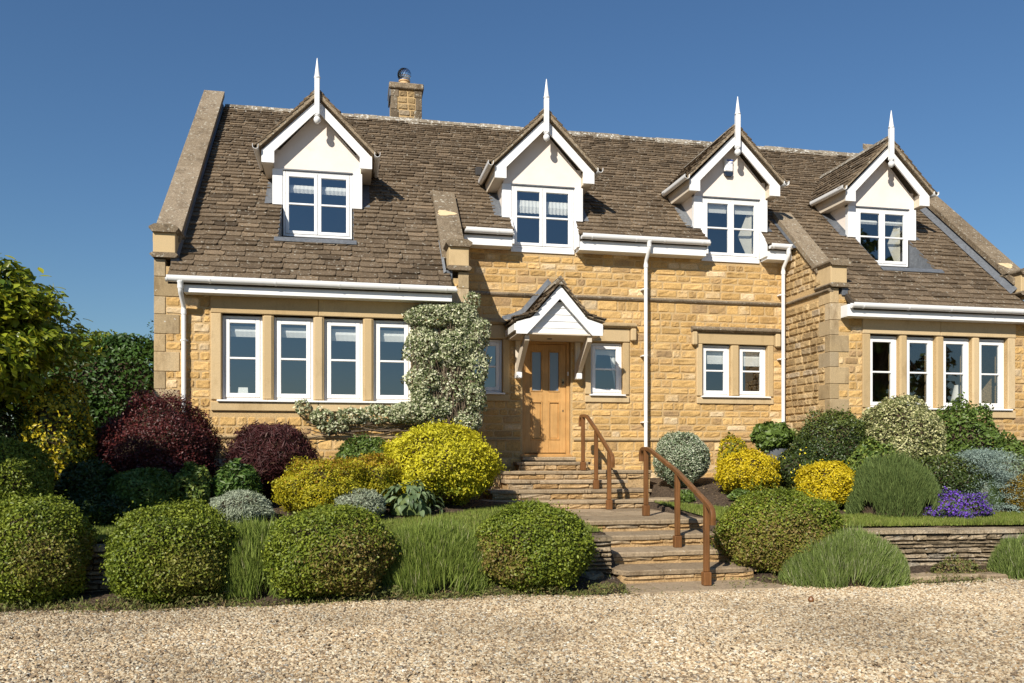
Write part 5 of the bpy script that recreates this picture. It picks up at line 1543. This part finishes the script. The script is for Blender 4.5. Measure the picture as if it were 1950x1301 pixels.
# hosta: every leaf a part
ho = thing('hosta', 'clump of broad ribbed hosta leaves below the yellow mound', 'plant', (.80, 11.3, G(.8, 11.3)))
hr = random.Random(6)
leaf_me = None
def hosta_leaf():
    vs = []; n = 6
    for i in range(n + 1):
        t_ = i / n; w = .055 * math.sin(math.pi * (t_ ** .8)) + .002
        z = .05 * math.sin(math.pi * t_) - .08 * t_ ** 2
        vs += [(-w, .24 * t_, z + .012), (0, .24 * t_, z), (w, .24 * t_, z + .012)]
    fs = [(3 * i + j, 3 * i + j + 1, 3 * i + j + 4, 3 * i + j + 3) for i in range(n) for j in range(2)]
    return vs, fs
hv, hf = hosta_leaf()
hms = []
for q in range(4): hms.append(mesh_from('leaf', hv, hf, M_HOST, np.tile([[q / 3, .4 + .1 * q, 0]], (len(hv), 1)), True))
for i in range(110):
    o = bpy.data.objects.new('leaf', hms[i % 4])
    a = hr.uniform(0, 2 * math.pi); rr = hr.random() ** .6
    COL.objects.link(o); o.parent = ho
    o.location = (rr * .40 * math.cos(a), rr * .28 * math.sin(a), .10 + .30 * (1 - rr ** 2) + hr.uniform(-.04, .04))
    o.rotation_euler = (hr.uniform(-.9, -.1) + .5 * (1 - rr), hr.uniform(-.3, .3), a - math.pi / 2 + hr.uniform(-.5, .5)); s_ = hr.uniform(.45, .8); o.scale = (s_, s_, s_)
ell_mesh((.80, 11.3, G(.8, 11.3)), .28, .22, .3, .02, 12, 8).build('stems', M_LAVD, ho)

# lavender
spikes('lavender', 'green lavender clump between the second and third box balls', 'plant', -1.0, 9.15, .55, .78, M_GRSS, 16000, 30, ry=.5, zb=.03, w=.0045, ln=.26, flower=.05, group='lavender along the gravel')
spikes('lavender', 'broad green lavender clump between the third and fourth box balls', 'plant', .92, 9.15, .78, .74, M_GRSS, 26000, 31, ry=.55, zb=.03, w=.0045, ln=.26, flower=.05, group='lavender along the gravel')
spikes('lavender', 'spreading lavender mound in front of the large right box ball', 'plant', 5.72, 8.70, .84, .60, M_LAV, 26000, 32, ry=.44, zb=.0, w=.0042, ln=.22, flower=.10, group='lavender along the gravel')
spikes('lavender', 'lavender clump at the far right end of the dry stone wall', 'plant', 8.15, 8.72, .42, .48, M_LAV, 12000, 33, ry=.35, zb=.0, w=.0042, ln=.22, flower=.06, group='lavender along the gravel')

# ivy-like variegated climber on the left wing
r = np.random.default_rng(40)
iv = thing('variegated_climber', 'cream edged evergreen climber trained up the corner of the left wing', 'climber', (1.5, 13.1, 1.2))
blobs = [(1.30, 3.72, .52, .26, .17, 1.3), (1.78, 3.72, .34, .30, .18, 1.2), (1.98, 3.45, .30, .34, .18, 1.0), (1.2, 3.25, .40, .42, .18, 1.1), (1.62, 3.2, .45, .45, .2, 1.1), (1.98, 2.95, .28, .42, .18, .8), (1.18, 2.70, .34, .35, .17, .85), (1.65, 2.6, .40, .40, .16, .42),
         (1.98, 2.45, .24, .38, .17, .75), (1.35, 2.25, .42, .28, .18, 1.0), (1.85, 2.05, .32, .28, .18, .8), (.95, 2.18, .42, .22, .18, 1.1), (1.14, 2.42, .24, .30, .16, .9), (.45, 2.16, .35, .17, .13, .65), (.02, 2.12, .28, .15, .12, .7), (-.42, 2.10, .24, .16, .12, .6), (-.72, 2.25, .14, .16, .1, .4), (-.25, 1.95, .3, .12, .1, .5), (1.95, 4.0, .16, .18, .14, .5)]
PP = []; NN = []
for (x, z, a, b, th, dn) in blobs:
    n = int(2300 * dn * a * b / .16)
    d = rand_dirs(n, r); rad = (1 - .25 * r.random(n) ** 2)[:, None]
    d[:, 1] = -np.abs(d[:, 1])
    lf, _ = lump_field(d, r, 20, .02, .25)
    PP.append(d * rad * (.82 + lf * 1.3)[:, None] * np.array([a, th * 1.9, b]) + np.array([x, W - .06, z])); NN.append(norm(d + np.array([0, -.6, .1])))
PP = np.concatenate(PP); NN = np.concatenate(NN)
blob_leaves(PP, r, .052, .030, M_IVY, 'foliage', iv, .9, NN, hue=np.where(r.random(len(PP)) < .42, r.uniform(.75, 1, len(PP)), r.uniform(0, .35, len(PP))), patch=(r.random(len(PP)) < .12) * .8)
stm = MB(); ir = random.Random(3)
for i in range(110):
    x = ir.uniform(1.15, 2.05); z = 1.3; p = [(x, W - .06 - ir.uniform(0, .1), z)]
    tgt = ir.uniform(.95, 2.1)
    for q in range(7):
        z += ir.uniform(.18, .42); x += (tgt - x) * .2 + ir.uniform(-.10, .10); p.append((x, W - .06 - ir.uniform(.03, .22), min(z, 3.6)))
    stm.tube(p, .007, 5, (1, .2, 0), (ir.random(), ir.random(), 0))
for i in range(10):
    z = ir.uniform(1.85, 2.05); p = [(1.2, W - .08, z)]
    x = 1.2
    for q in range(7): x -= ir.uniform(.18, .34); z += ir.uniform(-.05, .07); p.append((x, W - .06 - ir.uniform(0, .06), z))
    stm.tube(p, .008, 5, (0, .2, 1), (ir.random(), ir.random(), 0))
stm.build('stems', M_BARK, iv)

# right-hand bed
bush('variegated_ball', 'silver green clipped ball against the wall right of the steps', 'shrub', 5.72, 13.55, .50, 1.93, M_VARG, 17000, (.036, .020), 50, lumps=(70, .008, .08), core=.86, zb=.95, cfrac=.5, hue=bim)
bush('gold_shrub', 'small loose gold leaved shrub against the stone wall', 'shrub', 6.92, 14.0, .34, 1.90, M_YELO, 2600, (.065, .03), 51, lumps=(16, .03, .3), core=.6, patch=lambda P_, d, r: (r.random(len(P_)) < .45) * .9)
bush('gold_ball', 'yellow rounded shrub nearest the steps in the right bed', 'shrub', 6.42, 12.5, .55, 1.60, M_YELO, 13000, (.042, .024), 52, lumps=(42, .016, .19), core=.78, sprigs=.12, patch=lambda P_, d, r: ((-d[:, 2] + d[:, 0] * .3 + r.normal(0, .3, len(P_))) > .45) * .9)
bush('gold_ball', 'yellow rounded shrub behind the large box ball', 'shrub', 7.02, 11.15, .47, 1.44, M_YELO, 13000, (.038, .022), 53, lumps=(42, .016, .17), core=.78, sprigs=.12, patch=lambda P_, d, r: ((-d[:, 2] + d[:, 0] * .3 + r.normal(0, .3, len(P_))) > .8) * .9)
pot = thing('plant_pot', 'grey glazed pot standing by the wall in the right bed', 'pot', (7.48, 13.5, 1.25))
MB().lathe([(.16, 0), (.19, .05), (.21, .3), (.225, .37), (.225, .40), (.20, .40), (.19, .36)], (7.48, 13.5, 1.22), 20).build('pot_body', M_POT, pot, smooth=True)
bush('pot_plant', 'broad leaved green plant growing in the grey pot', 'plant', 7.42, 13.5, .36, 2.10, M_GREEN, 900, (.13, .09), 54, zb=1.55, lumps=(14, .04, .25), core=.5)
bush('variegated_shrub', 'loose yellowish green shrub beside the right downpipe', 'shrub', 7.85, 13.6, .36, 2.05, M_VARD, 2800, (.05, .03), 55, lumps=(16, .03, .3), core=.6)
hy = bush('hypericum', 'dark shrub sprinkled with small yellow flowers in the right bed', 'shrub', 7.42, 12.5, .48, 1.66, M_DARK, 8000, (.045, .022), 56, lumps=(36, .02, .18), core=.78, patch=lambda P_, d, r: (r.random(len(P_)) < .25) * .6)
r = np.random.default_rng(57); d = rand_dirs(70, r, -.3)
blob_leaves(d * np.array([.5, .5, .4]) + np.array([7.42, 12.5, 1.26]), r, .035, .035, M_YFL, 'flowers', hy, .3, d)
bush('dark_evergreen', 'broad dark evergreen mound in front of the right wing return', 'shrub', 8.06, 12.55, .80, 2.26, M_DARK, 22000, (.046, .024), 58, ry=.6, lumps=(50, .016, .18), core=.8, sprigs=.15, patch=lambda P_, d, r: ((d[:, 2] + r.normal(0, .3, len(P_))) > .6) * .7)
bush('variegated_dome', 'large cream and green variegated dome below the right wing window', 'shrub', 8.98, 12.15, .74, 2.51, M_VARD, 22000, (.048, .027), 59, lumps=(80, .008, .09), core=.84, hue=bim)
bush('rose_bush', 'leafy green rose bush below the right wing window', 'shrub', 10.35, 12.3, .64, 2.42, M_GREEN, 9000, (.06, .04), 60, lumps=(30, .03, .25), core=.7, sprigs=.15)
bush('geranium', 'fresh green low leafy plant in front of the dark evergreen', 'plant', 8.26, 11.85, .44, 1.80, M_GREEN, 3600, (.06, .045), 61, lumps=(20, .03, .25), core=.7, patch=lambda P_, d, r: (r.random(len(P_)) < .4) * .7)
spikes('spiky_dome', 'large fine leaved green dome above the right garden wall', 'shrub', 7.74, 10.62, .68, 1.46, M_LAVD, 36000, 62, w=.0042, ln=.15, core=.74)
bush('dark_dome', 'dark green dome behind the violet flowers', 'shrub', 9.18, 11.3, .62, 1.53, M_DARK, 13000, (.044, .024), 63, lumps=(60, .010, .10), core=.84, patch=lambda P_, d, r: ((d[:, 2] + r.normal(0, .3, len(P_))) > .7) * .6)
bush('violet_flowers', 'low cushion of violet flowers spilling onto the right lawn', 'flowers', 8.38, 10.15, .54, 1.05, M_FLOW, 7000, (.030, .026), 64, ry=.38, lumps=(30, .03, .4), core=.7, patch=lambda P_, d, r: (r.random(len(P_)) < .42) * .95, cfrac=.3, sprigs=.2)
# blue spruce: tiered flat sprays
r = np.random.default_rng(65)
spc = thing('blue_spruce', 'low blue grey spruce with tiered flat branches at the right', 'conifer', (9.6, 11.0, .9))
PP = []; NN = []
for i in range(56):
    a = r.uniform(0, 2 * np.pi); z = r.uniform(.72, 1.58); R = .62 * (1.7 - z) / .85 + .1
    c = np.array([9.6 + R * .6 * np.cos(a), 11.0 + R * .6 * np.sin(a), z])
    n = 420; q = r.normal(0, 1, (n, 3)) * np.array([.16, .16, .022]); q[:, 2] -= (q[:, 0] ** 2 + q[:, 1] ** 2) * .6
    PP.append(c + q); NN.append(norm(r.normal(0, .5, (n, 3)) + np.array([np.cos(a), np.sin(a), .8])))
PP = np.concatenate(PP); NN = np.concatenate(NN)
blob_leaves(PP, r, .040, .009, M_SPRU, 'foliage', spc, .5, NN, out=.8)
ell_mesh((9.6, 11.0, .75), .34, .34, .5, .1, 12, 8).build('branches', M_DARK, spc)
bush('bronze_conifer', 'bronze gold conifer at the right edge of the lawn', 'conifer', 9.98, 10.55, .36, 1.23, M_ORCO, 8000, (.05, .010), 66, lumps=(40, .02, .18), core=.8, out=.9, tilt=.4, up=.6)
bush('leafy_shrub', 'pale green shrub against the right wing at the frame edge', 'shrub', 11.15, 12.2, .46, 1.86, M_GREEN, 4200, (.06, .035), 67, lumps=(20, .03, .25), core=.7)
bush('leafy_shrub', 'grey green shrub behind the blue spruce at the right edge', 'shrub', 10.45, 11.5, .48, 1.55, M_VARG, 4200, (.05, .025), 68, lumps=(20, .03, .25), core=.7, hue=lambda P_, d, ch, r: r.random(len(P_)) * .4)
for i, (x, y, rx, zt) in enumerate(((6.05, 12.0, .18, .98), (5.35, 12.5, .16, .95))):
    bush('ground_plant', ['small green tuft under the yellow shrub nearest the steps', 'small green tuft beside the upper steps'][i], 'plant', x, y, rx, zt, M_GREEN, 700, (.05, .03), 70 + i, core=.5, lumps=(10, .05, .3))
bush('wall_weed', 'straggly reddish green weed at the foot of the right wall', 'weed', 7.35, 8.86, .42, .27, M_WEED, 1500, (.04, .022), 73, ry=.15, zb=0, core=0, lumps=(14, .04, .4), cfrac=.3, patch=lambda P_, d, r: (r.random(len(P_)) < .3) * .9)

# ------------------------------------------------------------------ trees
def tree(name, label, X, Y, trunk_h, cx, cy, cz, rx, ry, rz, mat, n, leaf, seed, parts=0, clumps=60, group=None, cl=.22):
    r = np.random.default_rng(seed); rq = random.Random(seed)
    z0 = G(X, Y)
    t_ = thing(name, label, 'tree', (X, Y, z0), group)
    m = MB()
    m.tube([(X, Y, z0 - .1), (X + (cx - X) * .3, Y + (cy - Y) * .3, z0 + trunk_h * .5), (X + (cx - X) * .6, Y + (cy - Y) * .6, z0 + trunk_h), (cx, cy, cz + rz * .5)], .05 * rx + .03, 8, (1, 0, .1), scales=[1.3, 1, .8, .3])
    d = rand_dirs(clumps, r); rad = r.random(clumps) ** .45
    C = d * rad[:, None] * np.array([rx, ry, rz]) * .92 + np.array([cx, cy, cz])
    for i in range(0, clumps, 3):
        m.tube([(X + (cx - X) * .6, Y + (cy - Y) * .6, z0 + trunk_h), tuple((C[i] + np.array([cx, cy, cz])) / 2 + r.normal(0, .05, 3)), tuple(C[i])], .022 * rx + .008, 5, (.3, .2, 1), scales=[1, .6, .2])
    m.build('trunk', M_BARK, t_)
    k = n // clumps
    PP = []; NN = []
    for i in range(clumps):
        q = rand_dirs(k, r) * (r.random(k) ** .4)[:, None] * np.array([rx, ry, rz]) * cl * r.uniform(.7, 1.3)
        PP.append(C[i] + q); NN.append(norm(q + d[i] * .25 + np.array([0, 0, .12 * rz])))
    PP = np.concatenate(PP); NN = np.concatenate(NN)
    blob_leaves(PP, r, leaf[0], leaf[1], mat, 'crown', t_, .5, NN, up=.5, patch=(r.random(len(PP)) < .12) * .8)
    if parts:
        vs = []; nn = 5
        for i in range(nn + 1):
            u = i / nn; w = .034 * math.sin(math.pi * u ** .85) + .001
            vs += [(-w, .135 * u, .006 - .03 * u * u), (0, .135 * u, -.03 * u * u), (w, .135 * u, .006 - .03 * u * u)]
        fs = [(3 * i + j, 3 * i + j + 1, 3 * i + j + 4, 3 * i + j + 3) for i in range(nn) for j in range(2)]
        ms = [mesh_from('leaf', vs, fs, mat, np.tile([[q / 4, .35 + .08 * q, .2 * q]], (len(vs), 1)), True) for q in range(5)]
        for i in range(parts):
            dd = rand_dirs(1, r)[0]; dd[1] = -abs(dd[1])
            if dd[0] < -.2: dd[0] = -dd[0]
            p = dd * np.array([rx, ry, rz]) * rq.uniform(.92, 1.06) + np.array([cx, cy, cz]) - np.array([X, Y, z0])
            o = bpy.data.objects.new('leaf', ms[i % 5]); COL.objects.link(o); o.parent = t_
            o.location = p; o.rotation_euler = (rq.uniform(-.6, .3), rq.uniform(-.5, .5), math.atan2(dd[1], dd[0]) - math.pi / 2 + rq.uniform(-.8, .8))
    return t_
tree('broadleaf_tree', 'broad leaved young tree at the left edge of the garden', -5.5, 11.8, 1.3, -5.28, 11.6, 3.05, 1.82, 1.40, 1.18, M_TREE, 52000, (.13, .065), 80, 160, 170, cl=.23)
tree('border_tree', 'slim garden tree beyond the left frame edge shading the border', -5.1, 8.2, 2.2, -4.75, 8.3, 3.55, .95, .7, .72, M_LAUR, 9000, (.12, .06), 81, 0, 60)
# tree across the drive, mirrored in the right-hand windows
tree('drive_tree', 'tall tree across the drive mirrored in the right windows', 24, -8, 4, 24, -8, 8.5, 5.5, 4, 6.5, M_GREEN, 7000, (.55, .35), 82, 0, 70, cl=.16)

# ------------------------------------------------------------------ weeds and litter at the gravel edge
r = np.random.default_rng(90); n = 20000
X = r.uniform(-5, 9.5, n); dens = .5 + .5 * np.sin(X * 2.1) * np.sin(X * .9 + 2)
ok = (r.random(n) < (.25 + .75 * dens) * np.where(X > 6.0, .35, 1)) & ~((X > 3.0) & (X < 4.9) & (r.random(n) < .75)); X = X[ok]; n = len(X)
Y = gravel_edge(X) + r.normal(.10, .10, n); Z = gz(X, Y) + r.uniform(.005, .05, n) * (1 + 1.4 * (np.sin(X * 5.3) * np.sin(X * 2.2 + 1) > .2))
wd = tag(bpy.data.objects.new('weeds', None), 'low weeds and dry grass fringing the gravel edge', 'weeds', kind='stuff')
V_, F_ = leaves(np.stack([X, Y, Z], 1), np.tile([0, -.3, 1.0], (n, 1)), .05, .012, r, .8, .6, .2, .2)
wo = bpy.data.objects.new('weeds', mesh_from('weeds', V_, F_, M_WEED, np.repeat(np.stack([r.random(n), r.random(n), (r.random(n) < .25) * .8], 1), 4, 0)))
bpy.data.objects.remove(wd); link(wo); tag(wo, 'low weeds and dry grass fringing the gravel edge', 'weeds', kind='stuff'); wo.name = 'weeds'
# bark litter on the beds
n = 9000; X = r.uniform(-5, 11, n); Y = r.uniform(8.55, 14.5, n); Z = gz(X, Y) + .012
keep = ((Y < wall_y(X) - .05) | (Y > lawn_back(X))) & ~((X > 2.0) & (X < 5.4) & (Y > 8.3)); X, Y, Z = X[keep], Y[keep], Z[keep]; n = len(X)
V_, F_ = leaves(np.stack([X, Y, Z], 1), np.tile([0, 0, 1.0], (n, 1)), .045, .02, r, .35, .2, .1, .4)
M_LIT = leaf_mat('leaf_litter', (.09, .06, .035), (.30, .22, .13), None, .8, .05, .1)
lo_ = bpy.data.objects.new('leaf_litter', mesh_from('leaf_litter', V_, F_, M_LIT, np.repeat(np.stack([r.random(n), r.random(n), 0 * X], 1), 4, 0)))
link(lo_); tag(lo_, 'dry leaves and bark chips scattered over the beds', 'leaf litter', kind='stuff')
em = MB().lathe([(.008, 0), (.028, .012), (.032, .028), (.022, .05), (.006, .065)], (4.62, 7.62, .012), 10); em.build('pine_cone', M_RAIL); tag(bpy.data.objects['pine_cone'], 'small brown cone lying alone on the gravel', 'cone')
